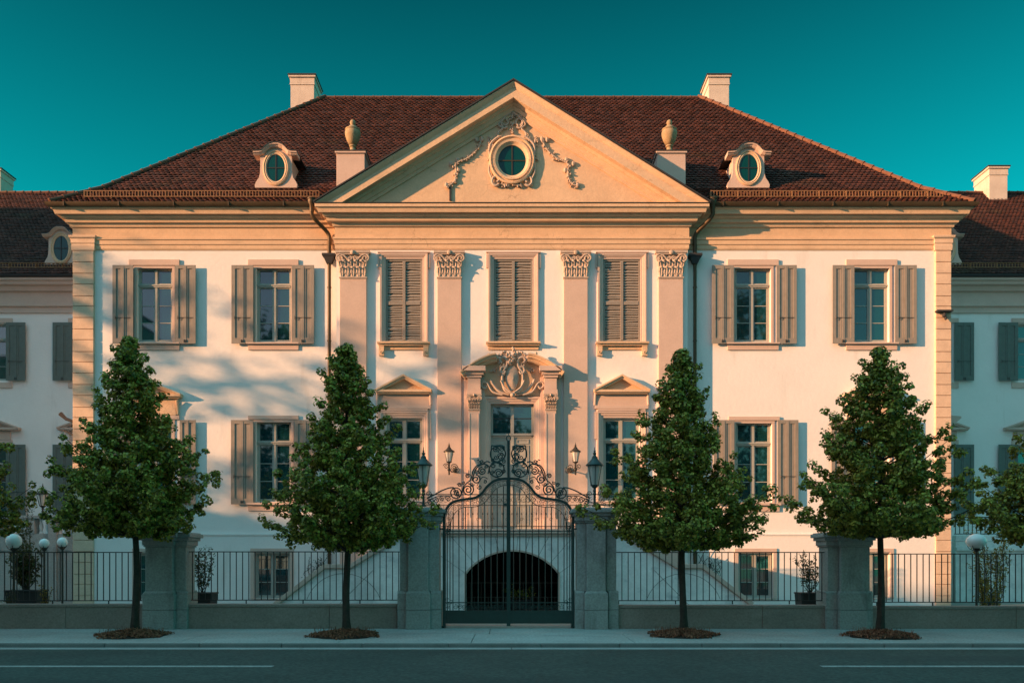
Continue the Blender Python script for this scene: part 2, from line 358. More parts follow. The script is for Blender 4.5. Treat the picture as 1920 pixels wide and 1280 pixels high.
def acanthus(mb, cx, Y, zb, h, w, curl, lean=0):
    """a standing, outward curling leaf"""
    n = 7; rows = []
    for i in range(n+1):
        t = i/n; zz = zb + h*min(t*1.12, 1.0) - (h*.22*max(0, t-.86)/.14)
        out = curl*(t**2.2)*1.0 + .012
        ww = w*(.42+.75*sin(pi*min(t*.9,.95)))*(1 if i % 2 else .8)*(1-.55*max(0,t-.7)/.3)
        rows.append([(cx+lean*t-ww/2, Y-out+.018, zz), (cx+lean*t-ww*.25, Y-out-.012, zz), (cx+lean*t, Y-out+.004, zz), (cx+lean*t+ww*.25, Y-out-.012, zz), (cx+lean*t+ww/2, Y-out+.018, zz)])
    vs = [p for r in rows for p in r]
    mb.add(vs, [(i*5+k, i*5+k+1, (i+1)*5+k+1, (i+1)*5+k) for i in range(n) for k in range(4)])
def capital(mb, cx, Y, z0, z1, w, d=.16):
    """Corinthian pilaster capital: bell, acanthus, volutes, abacus; Y = shaft face"""
    h = z1-z0; k = w
    mb.box(cx-w*.52, cx+w*.52, Y-.035, Y+d, z0-.03, z0+.012)
    mb.poly([(cx-w*.46, z0), (cx+w*.46, z0), (cx+w*.50, z1-h*.16), (cx-w*.50, z1-h*.16)], Y-.01, Y+d)
    mb.box(cx-w*.64, cx+w*.64, Y-.10, Y+d, z1-h*.09, z1); mb.box(cx-w*.60, cx+w*.60, Y-.075, Y+d, z1-h*.15, z1-h*.092)
    for i in range(5): acanthus(mb, cx+w*(-.42+.21*i), Y-.01, z0+.01, h*.40, w*.2, .10)
    for i in range(4): acanthus(mb, cx+w*(-.33+.22*i), Y-.015, z0+h*.12, h*.55, w*.2, .13)
    for sgn in (-1, 1):
        mb.tube([(x, Y-.09, z) for x, z in spiral(cx+sgn*w*.47, z1-h*.30, h*.155, 1.5, pi/2, -sgn)], h*.035, 6)
        mb.tube([(cx+sgn*w*.10, Y-.04, z0+h*.42),(cx+sgn*w*.2, Y-.07, z0+h*.68),(cx+sgn*w*.34, Y-.09, z1-h*.18),(cx+sgn*w*.47, Y-.09, z1-h*.145)], h*.035, 6)
        mb.tube([(x, Y-.075, z) for x, z in spiral(cx+sgn*w*.11, z1-h*.30, h*.09, 1.3, pi/2, sgn)], h*.026, 6)
        acanthus(mb, cx+sgn*w*.42, Y-.03, z0+h*.25, h*.36, w*.16, .12, sgn*w*.08)
    mb.ball((cx, Y-.10, z1-h*.08), w*.09, .05, h*.09, 8, 5)
def foliage_relief(mb, pts, Y, r, seed=0, blob=.9):
    """garland: stem following pts with little leaves and buds"""
    rd = random.Random(seed); pp = smoothpts(pts, 6)
    mb.tube([(x, Y-.05, z) for x, z in pp], r*.55, 6)
    for i, (x, z) in enumerate(pp[::2]):
        for q in range(2):
            a = rd.uniform(0, 2*pi); d = rd.uniform(.4, 1.9)*r
            mb.ball((x+cos(a)*d, Y-.035-rd.random()*.03, z+sin(a)*d), r*rd.uniform(.35,.8)*blob, .045, r*rd.uniform(.35,.9)*blob, 7, 4)

# ------------------------------------------------------------ setting: ground, road, pavement
def struct(o, kind='structure'): o['kind'] = kind; return o
g = MB(); g.box(-400, 400, -250, 400, -.6, -.13); struct(g.build('ground', M['yard']))
KY = 16.4
r = MB()
nx, ny = 60, 12
r.box(-200, 200, -6, 16.0, -.3, -.08); struct(r.build('road', M['asphalt']))
r = MB(); x = -120.
while x < 120:
    L_ = 4.0; r.box(x, x+L_-.012, 16.003, 16.28, -.3, -.070); x += L_
struct(r.build('gutter_strip', M['gutterstone'], bevel=.006))
r = MB(); x = -120.
while x < 120:
    L_ = 1.5 + random.random()*.8; r.box(x, x+L_-.01, 16.283, 16.43, -.3, .004+random.uniform(-.002,.002)); x += L_
struct(r.build('kerb', M['kerb'], bevel=.018))
r = MB()
xs = [-120.]
while xs[-1] < 120: xs.append(xs[-1] + random.choice([1.9, 2.6, 3.2]))
for i in range(len(xs)-1): r.box(xs[i]+.007, xs[i+1]-.007, 16.434, 18.52, -.3, random.uniform(-.002,.002)); 
xs2 = [-121.]
while xs2[-1] < 120: xs2.append(xs2[-1] + random.choice([2.2, 2.9, 3.6]))
for i in range(len(xs2)-1): r.box(xs2[i]+.007, xs2[i+1]-.007, 18.528, 20.6, -.3, random.uniform(-.002,.002))
struct(r.build('sidewalk', M['paving'], bevel=.005))
r = MB(); r.box(-200, 200, 20.6, 90, -.3, -.01); struct(r.build('courtyard', M['yard']))
r = MB(); YL = F*1.68/198.5
r.box(-60, X(512, YL), YL-.08, YL+.08, -.0795, -.076); r.box(X(1540, YL), 60, YL-.08, YL+.08, -.0795, -.076)
r.box(-200, 200, 3.0-.08, 3.0+.08, -.0795, -.076)
struct(r.build('lane_marking', M['lane']))
r = MB(); r.box(-200, 200, -10, -6, -.3, 0); struct(r.build('far_sidewalk', M['paving']))

# ------------------------------------------------------------ THE MANSION
YW = 30.0; YA = 29.7; LH = 15.47; AH = 6.15
man = thing('mansion', 'large baroque mansion with cream walls, brown tiled hip roof and central pediment behind the gate', 'building', (0, YW, 0))
ZC = 13.95          # eave level
# openings
def win_rect(x0, x1, y0, y1, Y): return (X(x0,Y), X(x1,Y), Z(y1,Y), Z(y0,Y))
upper = [win_rect(257,323,500,641,YW), win_rect(480,546,500,641,YW), win_rect(1378,1445,500,641,YW), win_rect(1600,1667,500,641,YW)]
lower = [win_rect(257,323,788,940,YW), win_rect(480,546,788,940,YW), win_rect(1380,1447,790,941,YW), win_rect(1600,1667,790,941,YW)]
base = [win_rect(257,323,1036,1121,YW), win_rect(478,544,1036,1121,YW), win_rect(1384,1448,1036,1121,YW), win_rect(1603,1667,1036,1121,YW)]
wb = MB()
for sx in (0, 1):
    hs_ = [h for h in upper+lower+base if (h[0] > 0) == bool(sx)]
    x0, x1 = (-LH, -AH+.02) if not sx else (AH-.02, LH)
    wall_holes(wb, x0, x1, -.05, ZC, hs_, YW)
wb.add([(-LH,YW,-.05),(-LH,YW,ZC),(-LH,44.3,ZC),(-LH,44.3,-.05)], [(0,1,2,3)]); wb.add([(LH,YW,-.05),(LH,YW,ZC),(LH,44.3,ZC),(LH,44.3,-.05)], [(3,2,1,0)])
wb.add([(-LH,44.3,-.05),(LH,44.3,-.05),(LH,44.3,ZC),(-LH,44.3,ZC)], [(0,1,2,3)])
cu = [win_rect(723,792,486,641,YA), win_rect(926,999,486,641,YA), win_rect(1131,1201,486,641,YA)]
cl = [win_rect(724,792,783,938,YA), win_rect(1131,1199,783,938,YA)]
door_r = win_rect(920,1001,757,992,YA)
wall_holes(wb, -AH, AH, 0, ZC-.1, cu+cl+[door_r], YA, .3)
wb.add([(-AH,YA,-.05),(-AH,YA,ZC),(-AH,YW+.1,ZC),(-AH,YW+.1,-.05)], [(0,1,2,3)]); wb.add([(AH,YA,-.05),(AH,YA,ZC),(AH,YW+.1,ZC),(AH,YW+.1,-.05)], [(3,2,1,0)])
wb.build('wall', M['stucco'], man, recalc=False)
# plinth
zp = Z(1003, YW)
for x0, x1 in ((-LH-.04, -AH), (AH, LH+.04)):
    pl = MB(); hs_ = [h for h in base if x0 < h[0] < x1]
    wall_holes(pl, x0, x1, -.05, zp, hs_, YW-.05, .06)
    pl.box(x0, x1, YW-.075, YW+.02, zp, zp+.05)
    pl.build('plinth', M['stucco'], man, recalc=False)
# entablature
def ent_prof(dz, top):
    return [(-.05,top),(.56,top),(.56,13.82+dz),(.50,13.80+dz),(.46,13.66+dz),(.43,13.66+dz),(.43,13.69+dz),(.36,13.69+dz),(.34,13.62+dz),(.30,13.58+dz),(.27,13.60+dz),(.24,13.56+dz),(.22,13.46+dz),(.16,13.45+dz),(.16,13.47+dz),(.13,13.42+dz),(.11,13.34+dz),(.05,13.32+dz),(.05,12.98+dz),(.11,12.97+dz),(.11,12.90+dz),(.075,12.88+dz),(.075,12.74+dz),(.045,12.73+dz),(.045,12.60+dz),(.02,12.55+dz),(-.05,12.55+dz)]
e = MB()
e.plan([(-LH,43),(-LH,YW),(-AH+.3,YW)], ent_prof(0, 13.93)); e.plan([(AH-.3,YW),(LH,YW),(LH,43)], ent_prof(0, 13.93))
e.plan([(-AH,YW+.2),(-AH,YA),(AH,YA),(AH,YW+.2)], [(a + (.06 if a > .2 else 0), b) for a, b in ent_prof(-.09, 13.84)])
e.build('entablature', M['sand'], man, bevel=.008)
fl = MB(); fl.plan([(-AH,YW-.05),(-AH,YA),(AH,YA),(AH,YW-.05)], [(-.04,13.842),(.65,13.842),(.65,13.862),(-.04,13.87)]); fl.build('flashing', M['lead'], man)
# quoin strips
def quoin(cx0, cx1, name):
    q = MB(); z = -.05; k = 0; ztop = Z(470, YW)
    hs_ = [.40,.40,.36,.42,.38]
    q.box(cx0+.005, cx1-.005, YW-.07, YW+.3, 0, ztop)
    while z < ztop-.05:
        h = hs_[k % 5]; z2 = min(z+h, ztop)
        q.box(cx0, cx1, YW-.105, YW-.06, z+.009, z2-.009); z = z2; k += 1
    ox = .06
    q.plan([(cx0,YW+.2),(cx0,YW-.07),(cx1,YW-.07),(cx1,YW+.0)], [(-.02,12.52),(.04,12.52),(.05,12.70),(.03,12.74),(.06,12.78),(.06,12.92),(.11,12.96),(.12,13.03),(-.02,13.03)])
    q.build(name, M['quoin'], man, bevel=.012)
quoin(-LH-.02, X(178,YW), 'quoin_strip'); quoin(X(1752,YW), LH+.02, 'quoin_strip')
# pilasters
for a, b in ((637,687),(820,865),(1057,1102),(1235,1281)):
    YP = YA-.12; x0, x1 = X(a,YP), X(b,YP); c = (x0+x1)/2
    p = MB(); p.box(x0, x1, YP, YA+.02, .0, Z(521,YP)); po = p.build('pilaster', M['trim'], man, bevel=.01)
    cm = MB(); capital(cm, c, YP, Z(520,YP), Z(471,YP), x1-x0, .12); cm.build('capital', M['ornament'], po, smooth=True)
# joints of the plain strips at the outer ends of the projecting bay
# windows of the wings
lab = [None]*4
for i, (h, sh) in enumerate(zip(upper, ((211,250,328,367),(434,475,547,589),(1335,1376,1456,1494),(1561,1602,1678,1719)))):
    casement(man, *h, YW+.13)
    YS = YW-.12
    s1 = shutter(man, X(sh[0],YS), X(sh[1],YS), Z(644,YS), Z(497,YS), YS); s2 = shutter(man, X(sh[2],YS), X(sh[3],YS), Z(644,YS), Z(497,YS), YS, True)
    t = MB(); x0, x1, z0, z1 = h
    frame_rect(t, x0-.10, x1+.10, z0-.04, z1+.03, .095, YW-.03, YW+.01, .03)
    t.build('window_surround', M['trim'], man, bevel=.006)
    t = MB(); t.box(x0-.27, x1+.27, YW-.06, YW+.01, z1+.034, z1+.24); t.build('lintel', M['trim'], man, bevel=.006)
    t = MB(); t.box(x0-.27, x1+.27, YW-.05, YW+.01, z0-.29, z0-.09); t.box(x0-.30, x1+.30, YW-.14, YW+.02, z0-.0895, z0-.042); t.build('window_sill', M['trim'], man, bevel=.006)
for i, (h, sh) in enumerate(zip(lower, ((211,250,337,367),(433,475,552,592),(1338,1377,1458,1497),(1559,1600,1680,1735)))):
    casement(man, *h, YW+.13, .27)
    YS = YW-.12
    shutter(man, X(sh[0],YS), X(sh[1],YS), Z(945,YS), Z(787,YS), YS); shutter(man, X(sh[2],YS), X(min(sh[3], sh[2]+40),YS), Z(945,YS), Z(787,YS), YS)
    t = MB(); x0, x1, z0, z1 = h
    frame_rect(t, x0-.10, x1+.10, z0-.04, z1+.03, .095, YW-.03, YW+.01, .03)
    t.build('window_surround', M['trim'], man, bevel=.006)
    t = MB(); t.box(x0-.27, x1+.27, YW-.06, YW+.01, z1+.034, z1+.17); t.build('lintel', M['trim'], man, bevel=.006)
    t = MB(); t.box(x0-.27, x1+.27, YW-.05, YW+.01, z0-.33, z0-.12); t.box(x0-.30, x1+.30, YW-.14, YW+.02, z0-.1195, z0-.042); t.build('window_sill', M['trim'], man, bevel=.006)
    if i in (0, 3):                        # hooded windows
        t = MB(); cx = (x0+x1)/2; hood(t, cx, 1.0, Z(745,YW), Z(722,YW)+.08, YW, .24)
        t.box(cx-.78, cx+.78, YW-.07, YW, z1+.175, Z(745,YW)-.055)
        for sg in (-1,1): t.tube([(cx+sg*.84, YW-.04-.1*v*v, Z(748,YW)-.06-.5*(1-v)) for v in (0,.25,.5,.75,1)], .05, 6)
        t.build('window_hood', M['sand'], man, bevel=.006)
for h in base:
    f = casement(man, *h, YW+.08, 0, 3)
    t = MB(); x0, x1, z0, z1 = h; frame_rect(t, x0-.14, x1+.14, z0-.02, z1+.16, .13, YW-.09, YW+.0, .02); t.build('window_surround', M['trim'], man, bevel=.006)
# central shuttered windows with moulded architraves
for j, h in enumerate(cu):
    x0, x1, z0, z1 = h; cx = (x0+x1)/2
    t = MB()
    path = [(x0,z0-.02),(x0,z1),(x1,z1),(x1,z0-.02)]
    t.face(path, [(0,0),(0,.02),(-.06,.02),(-.07,.045),(-.11,.05),(-.12,.075),(-.19,.085),(-.20,.0)], YA)
    for sg, xx in ((-1,x0-.20),(1,x1+.20)): t.box(min(xx,xx+sg*.07), max(xx,xx+sg*.07), YA-.06, YA, z1-.32, z1+.16)
    t.box(x0-.27, x1+.27, YA-.085, YA, z1+.203, z1+.25)
    t.build('window_surround', M['trim'], man, bevel=.005)
    t = MB(); t.box(x0-.27, x1+.27, YA-.22, YA, z0-.09, z0-.03); t.box(x0-.23, x1+.23, YA-.15, YA, z0-.15, z0-.092)
    t.box(x0-.20, x1+.20, YA-.05, YA, z0-.28, z0-.152)
    if j != 1:
        for sg in (-1,1):
            c = cx+sg*((x1-x0)/2+.13); t.box(c-.09, c+.09, YA-.13, YA, z0-.50, z0-.152); t.tube([(x, YA-.15, z) for x, z in spiral(c, z0-.40, .06, 1.2)], .015, 5)
    t.build('window_sill', M['sand'], man, bevel=.006)
    fr = MB(); frame_rect(fr, x0, x1, z0, z1, .07, YA+.02, YA+.09); fr.box(cx-.05, cx+.05, YA+.0, YA+.085, z0+.07, z1-.07)
    zm = z0+(z1-z0)*.47
    fr.box(x0+.07, cx-.05, YA+.01, YA+.08, zm-.06, zm+.06); fr.box(cx+.05, x1-.07, YA+.01, YA+.08, zm-.06, zm+.06)
    fo = fr.build('louvred_shutter', M['wood'], man, bevel=.004)
    s = MB()
    for lo, hi in ((x0+.072, cx-.052), (cx+.052, x1-.072)):
        for a, b in ((z0+.08, zm-.065), (zm+.065, z1-.075)):
            n = 15
            for k in range(n):
                zz = a+(b-a)*(k+.5)/n; q = [random.uniform(-.016,.016) for _ in range(2)]; hh = (b-a)/n*.62
                if random.random() < .12: q[0] += .025
                s.add([(lo,YA+.02,zz-hh+q[0]),(hi,YA+.02,zz-hh+q[1]),(hi,YA+.075,zz+hh+q[1]),(lo,YA+.075,zz+hh+q[0]),
                       (lo,YA+.03,zz-hh-.006+q[0]),(hi,YA+.03,zz-hh-.006+q[1]),(hi,YA+.085,zz+hh-.006+q[1]),(lo,YA+.085,zz+hh-.006+q[0])],
                      [(0,1,2,3),(7,6,5,4),(0,4,5,1),(1,5,6,2),(3,2,6,7),(0,3,7,4)])
    s.build('slats', M['wood'], fo)
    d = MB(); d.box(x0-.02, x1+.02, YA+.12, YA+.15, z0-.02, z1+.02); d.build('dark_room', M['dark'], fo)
for h in cl:
    x0, x1, z0, z1 = h; cx = (x0+x1)/2
    casement(man, x0, x1, z0, z1, YA+.12, .27)
    t = MB(); t.face([(x0,z0-.02),(x0,z1),(x1,z1),(x1,z0-.02)], [(0,0),(0,.02),(-.07,.02),(-.08,.05),(-.15,.06),(-.16,.085),(-.22,.09),(-.23,.0)], YA)
    for sg, xx in ((-1,x0-.23),(1,x1+.23)): t.box(min(xx,xx+sg*.07), max(xx,xx+sg*.07), YA-.07, YA, z1-.75, z1+.2)
    t.box(x0-.2, x1+.2, YA-.09, YA, z1+.233, z1+.30)
    t.box(x0-.30, x1+.30, YA-.10, YA, z1+.304, z1+.42)
    t.box(x0-.27, x1+.27, YA-.06, YA, z1+.424, Z(738,YA)-.05)
    for sg in (-1,1): t.tube([(cx+sg*((x1-x0)/2+.30-.02*v), YA-.05-.07*v*v, z1+.43+v*.48) for v in (0,.25,.5,.75,1)], .045, 6)
    t.box(x0-.3, x1+.3, YA-.18, YA+.02, z0-.12, z0-.03)
    t.build('window_surround', M['trim'], man, bevel=.006)
    t = MB(); hood(t, cx, X(808,YA)-X(757,YA)+.02, Z(737,YA), Z(704,YA), YA, .26); t.build('window_hood', M['sand'], man, bevel=.006)
# ---- door with aedicule
x0, x1, z0, z1 = door_r; cx = (x0+x1)/2
dz = MB(); frame_rect(dz, x0, x1, z0, z1, .08, YA+.12, YA+.2)
zt = Z(815,YA)
dz.box(x0+.08, x1-.08, YA+.10, YA+.19, zt-.07, zt+.07); dz.box(x0+.0, x1, YA+.06, YA+.098, zt-.01, zt+.05); dz.box(cx-.06, cx+.06, YA+.09, YA+.18, z0+.05, z1-.08)
dframe = dz.build('door_frame', M['frame'], man, bevel=.004)
for s0, s1 in ((x0+.084, cx-.062), (cx+.062, x1-.084)):
    l = MB(); l.box(s0, s1, YA+.135, YA+.18, z0+.03, zt-.075)
    for a, b in ((z0+.15, z0+.85), (z0+.98, zt-.35), (zt-.30, zt-.14)):
        frame_rect(l, s0+.09, s1-.09, a, b, .03, YA+.115, YA+.135); frame_rect(l, s0+.16, s1-.16, a+.06, b-.04 if b-a > .2 else b-.06, .012, YA+.125, YA+.135) if b-a > .3 else None
    dl = l.build('door_leaf', M['frame'], dframe, bevel=.003)
p = MB()
for s0, s1 in ((x0+.08, cx-.06), (cx+.06, x1-.08)): p.add([(s0,YA+.15,zt+.07),(s1,YA+.15,zt+.07),(s1,YA+.152,z1-.08),(s0,YA+.152,z1-.08)], [(0,1,2,3)])
p.build('pane', M['glass'], dframe)
p = MB(); zz = Z(783,YA)
p.box(x0+.08, cx-.06, YA+.135, YA+.148, zz-.02, zz+.01); p.box(cx+.06, x1-.08, YA+.135, YA+.148, zz-.02, zz+.01); p.build('glazing_bar', M['lead'], dframe)
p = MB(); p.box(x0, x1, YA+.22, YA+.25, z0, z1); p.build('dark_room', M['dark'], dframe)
t = MB(); t.face([(x0,z0),(x0,z1),(x1,z1),(x1,z0)], [(0,-.1),(0,.03),(-.07,.03),(-.08,.06),(-.14,.07),(-.16,.10),(-.24,.11),(-.25,-.1)], YA)
t.build('door_surround', M['trim'], man, bevel=.005)
aed = MB()
for a, b in ((878,900),(1022,1043)):
    YD = YA-.28; xa, xb = X(a,YD), X(b,YD); c = (xa+xb)/2
    aed.box(xa, xb, YD, YA, z0, Z(768,YD)); aed.box(xa-.05, xb+.05, YD-.04, YA, z0, z0+.35)
    for u in (xa+.03, xb-.07): aed.box(u, u+.035, YD-.014, YD, z0+.4, Z(775,YD))
    aed.box(xa-.05, xb+.05, YD-.03, YA, Z(738,YD), Z(730,YD)); aed.box(xa-.02, xb+.02, YD-.01, YA, Z(730,YD)+.003, Z(708,YD))
    aed.box(xa-.06, xb+.06, YD-.06, YA, Z(708,YD)+.003, Z(703,YD)); aed.box(xa-.11, xb+.13, YD-.11, YA, Z(703,YD)+.003, Z(697,YD)); aed.box(xa-.20, xb+.20, YD-.22, YA, Z(697,YD)+.003, Z(690,YD)+.04)
    aed.box(min(xa, xa)-.16, xb+.16, YA-.12, YA-.003, z0, Z(708,YA))
aed_o = aed.build('door_aedicule', M['trim'], man, bevel=.008)
for a, b in ((878,900),(1022,1043)):
    YD = YA-.28; xa, xb = X(a,YD), X(b,YD); cm = MB(); capital(cm, (xa+xb)/2, YD, Z(767,YD), Z(739,YD), xb-xa, .2); cm.build('capital', M['ornament'], aed_o, smooth=True)
bp = MB()
for sg in (-1, 1):
    pts = []
    for i in range(9):
        t_ = i/8; px = 862 + (930-862)*t_; py = 697 - (697-662)*(1-(1-t_)**1.6)
        xx = X(px, YA-.5); xx = xx if sg < 0 else -xx + 2*cx
        pts.append((xx, Z(py, YA-.5)+.02))
    if sg > 0: pts = pts[::-1]
    bp.face(pts, [(0,0),(0,.50),(.05,.50),(.07,.44),(.14,.42),(.15,.30),(.24,.26),(.26,0)], YA)
xs_ = X(880,YA)
bp.poly([(X(875,YA),Z(742,YA)),(X(1046,YA),Z(742,YA)),(X(1046,YA),Z(706,YA)),(X(1015,YA),Z(680,YA)),(X(961,YA),Z(668,YA)),(X(905,YA),Z(680,YA)),(X(875,YA),Z(706,YA))], YA-.06, YA-.004)
bp.build('broken_pediment', M['sand'], aed_o, bevel=.006)
# cartouche
ca = MB(); YC = YA-.10; kx = YC/F
def cp(px, py): return (X(px, YC), Z(py, YC))
c0 = cp(961, 713)
for i in range(7):                                  # shield as bulging stacked slabs
    f_ = 1-i*.13; pts = []
    for q in range(20):
        a = 2*pi*q/20; rx = 12.5*f_*(1 if sin(a) > -.2 else (1-.35*(-sin(a)-.2))); pts.append(cp(960+cos(a)*rx, 710-sin(a)*24*f_))
    ca.poly(pts, YC-.10-.012*i, YC-.02)
for sg in (-1, 1):
    mir = lambda L_: [(961+sg*(x-961), y) for x, y in L_]
    def tb(L_, r, y=.12, n=7): ca.tube([(cp(x, yy)[0], YC-y, cp(x, yy)[1]) for x, yy in smoothpts(mir(L_), 5)], r, n)
    tb([(961,739),(975,733),(980,716),(979,700),(972,688),(972,676),(980,671),(985,677),(981,682)], .045, .14)
    tb([(964,737),(976,728),(983,715)], .03, .18)
    tb([(973,690),(981,690),(983,698),(977,702),(974,697)], .04, .15)
    tb([(968,740),(985,735),(997,722),(1002,712)], .05, .06)
    tb([(980,741),(998,735),(1008,720),(1016,717),(1019,724),(1013,729),(1009,724)], .035, .08)
    tb([(962,672),(975,666),(990,668),(1004,672)], .045, .12)
    for k in range(16):
        a = mir([(966+k*2.6, 668 - 5*sin(k*.45) + random.uniform(-3,3))])[0]; q = cp(*a)
        ca.ball((q[0], YC-.10-random.random()*.1, q[1]), random.uniform(.03,.07), .06, random.uniform(.03,.075), 7, 5)
    for k in range(10):
        a = mir([(random.uniform(976,986), random.uniform(676,706))])[0]; q = cp(*a)
        ca.ball((q[0], YC-.10-random.random()*.05, q[1]), random.uniform(.02,.045), .05, random.uniform(.02,.045), 6, 4)
    for k in range(6):
        a = mir([(992+k*2+random.uniform(-2,2), 694+random.uniform(-3,3))])[0]; q = cp(*a)
        ca.ball((q[0], YC-.02, q[1]), .05, .05, .035, 6, 4)
for k in range(14):
    q = cp(961+random.uniform(-6,6), 655+k*2.2); ca.ball((q[0], YC-.14-random.random()*.06, q[1]), random.uniform(.04,.075), .07, random.uniform(.04,.07), 7, 5)
q = cp(961,741); ca.ball((q[0], YC-.12, q[1]), .09, .09, .09, 8, 6)
ca.build('cartouche', M['ornament'], aed_o, smooth=True)
# ---- pediment
ZP = 13.87; apx = X(963, 29.1); zap = Z(150, 29.1)
tip = AH+.62
pd = MB()
pd.poly([(-tip+.5, ZP), (tip-.5, ZP), (apx, zap-.62)], YA, YA+.3)
pd.build('tympanum', M['sand'], man)
rk = MB()
th = .8
rk.face([(-tip-.02, ZP+.02), (apx, zap), (tip+.02, ZP+.02)], [(0,-.4),(0,.56),(.035,.56),(.05,.545),(.13,.48),(.135,.47),(.15,.47),(.155,.452),(.44,.45),(.445,.22),(.52,.18),(.54,.13),(.66,.10),(.68,.06),(.78,.05),(.78,-.4)], YA)
ro = rk.build('raking_cornice', M['sand'], man, bevel=.006)
# trim the ends of the raking cornice at the horizontal cornice
bm = bmesh.new(); bm.from_mesh(ro.data)
bmesh.ops.bisect_plane(bm, geom=bm.verts[:]+bm.edges[:]+bm.faces[:], plane_co=(0,0,ZP+.004), plane_no=(0,0,-1), clear_outer=True)
bmesh.ops.holes_fill(bm, edges=[e_ for e_ in bm.edges if e_.is_boundary]); bm.to_mesh(ro.data); bm.free()
rf = MB(); rf.face([(-tip-.05, ZP+.04), (apx, zap+.03), (tip+.05, ZP+.04)], [(-.03,-1),(-.03,.60),(.015,.60),(.015,-1)], YA); rf.build('flashing', M['lead'], man)
# gable roof planes running back
gr = MB()
for sg in (-1,1):
    gr.add([(sg*(tip+.1), YA-.3, ZP+.02),(apx, YA-.3, zap+.02),(apx, 36, zap+.02),(sg*(tip+.1), 36, ZP+.02)], [(0,1,2,3)])
gr.build('pediment_roof', M['tile'], man)
# oculus
def ell(cx, cz, rx, rz, n=36): return [(cx+cos(-2*pi*k/n)*rx, cz+sin(-2*pi*k/n)*rz) for k in range(n)]
ocx, ocz = X(960,YA), Z(302,YA); s_ = F/YA
oc = MB()
oc.face(ell(ocx, ocz, 26/s_, 28.5/s_), [(0,-.01),(0,.05),(-.06,.07),(-.10,.13),(-.17,.14),(-.18,.09),(-.24,.10),(-.26,.15),(-.31,.13),(-.33,-.01)], YA, True)
oco = oc.build('round_window_frame', M['sand'], man, smooth=True)
gl = MB(); gl.poly(ell(ocx, ocz, 27/s_, 29.5/s_), YA-.012, YA-.004); gl.build('pane', M['skytintglass'], oco)
br = MB(); br.box(ocx-.014, ocx+.014, YA-.035, YA-.013, ocz-28/s_, ocz+28/s_); br.box(ocx-26/s_, ocx-.016, YA-.035, YA-.013, ocz-.013, ocz+.013); br.box(ocx+.016, ocx+26/s_, YA-.035, YA-.013, ocz-.013, ocz+.013)
br.build('glazing_bar', M['copper'], oco)
# stucco ornament around it
so_ = MB(); YT = YA-.03
def tp(px, py): return (X(px, YA), Z(py, YA))
for sg in (-1,1):
    mir = lambda L_: [tp(960+sg*(x-960), y) for x, y in L_]
    def tb(L_, r, y=.07): so_.tube([(x, YA-y, z) for x, z in smoothpts(mir(L_), 5)], r, 7)
    tb([(984,347),(991,350),(997,344),(995,335),(987,333),(984,339),(988,343)], .045)
    tb([(997,338),(1003,322),(1001,300),(1003,285)], .035)
    tb([(1003,285),(1000,272),(990,262),(983,258)], .04)
    tb([(986,258),(985,250),(978,243),(985,236),(980,228),(972,225),(967,232),(972,238)], .03)
    tb([(962,214),(972,220),(980,232),(976,242),(968,240)], .035)
    foliage_relief(so_, mir([(1004,262),(1002,272),(998,283),(1003,300)]), YA, .06, 3)
    foliage_relief(so_, mir([(965,207),(975,216),(979,228),(975,238)]), YA, .055, 4)
    foliage_relief(so_, mir([(966,345),(972,349),(978,346)]), YA, .06, 5)
    foliage_relief(so_, mir([(985,258),(994,264),(1000,275)]), YA, .05, 15)
    foliage_relief(so_, mir([(1018,264),(1021,275),(1031,288),(1045,299),(1058,304),(1066,311),(1064,325),(1067,338),(1073,346),(1081,349)]), YA, .055, 6 if sg > 0 else 8)
    for p_ in ((1016,262),(1026,263),(1062,301),(1075,308),(1060,320),(1083,348)):
        q = tp(960+sg*(p_[0]-960), p_[1]); so_.ball((q[0],YA-.03,q[1]), .07, .07, .09, 7, 5)
foliage_relief(so_, [tp(960,205),tp(961,213),tp(960,224)], YA, .08, 9); foliage_relief(so_, [tp(950,346),tp(960,343),tp(970,346)], YA, .075, 10); foliage_relief(so_, [tp(960,232),tp(961,244),tp(960,252)], YA, .05, 11)
so_.build('stucco_ornament', M['ornament'], man, smooth=True)
cr = MB(); q = tp(844.5,350); cr.box(q[0]-.035, q[0]+.035, YA-.05, YA, Z(377,YA), q[1]); cr.build('lead_pipe', M['lead'], man)

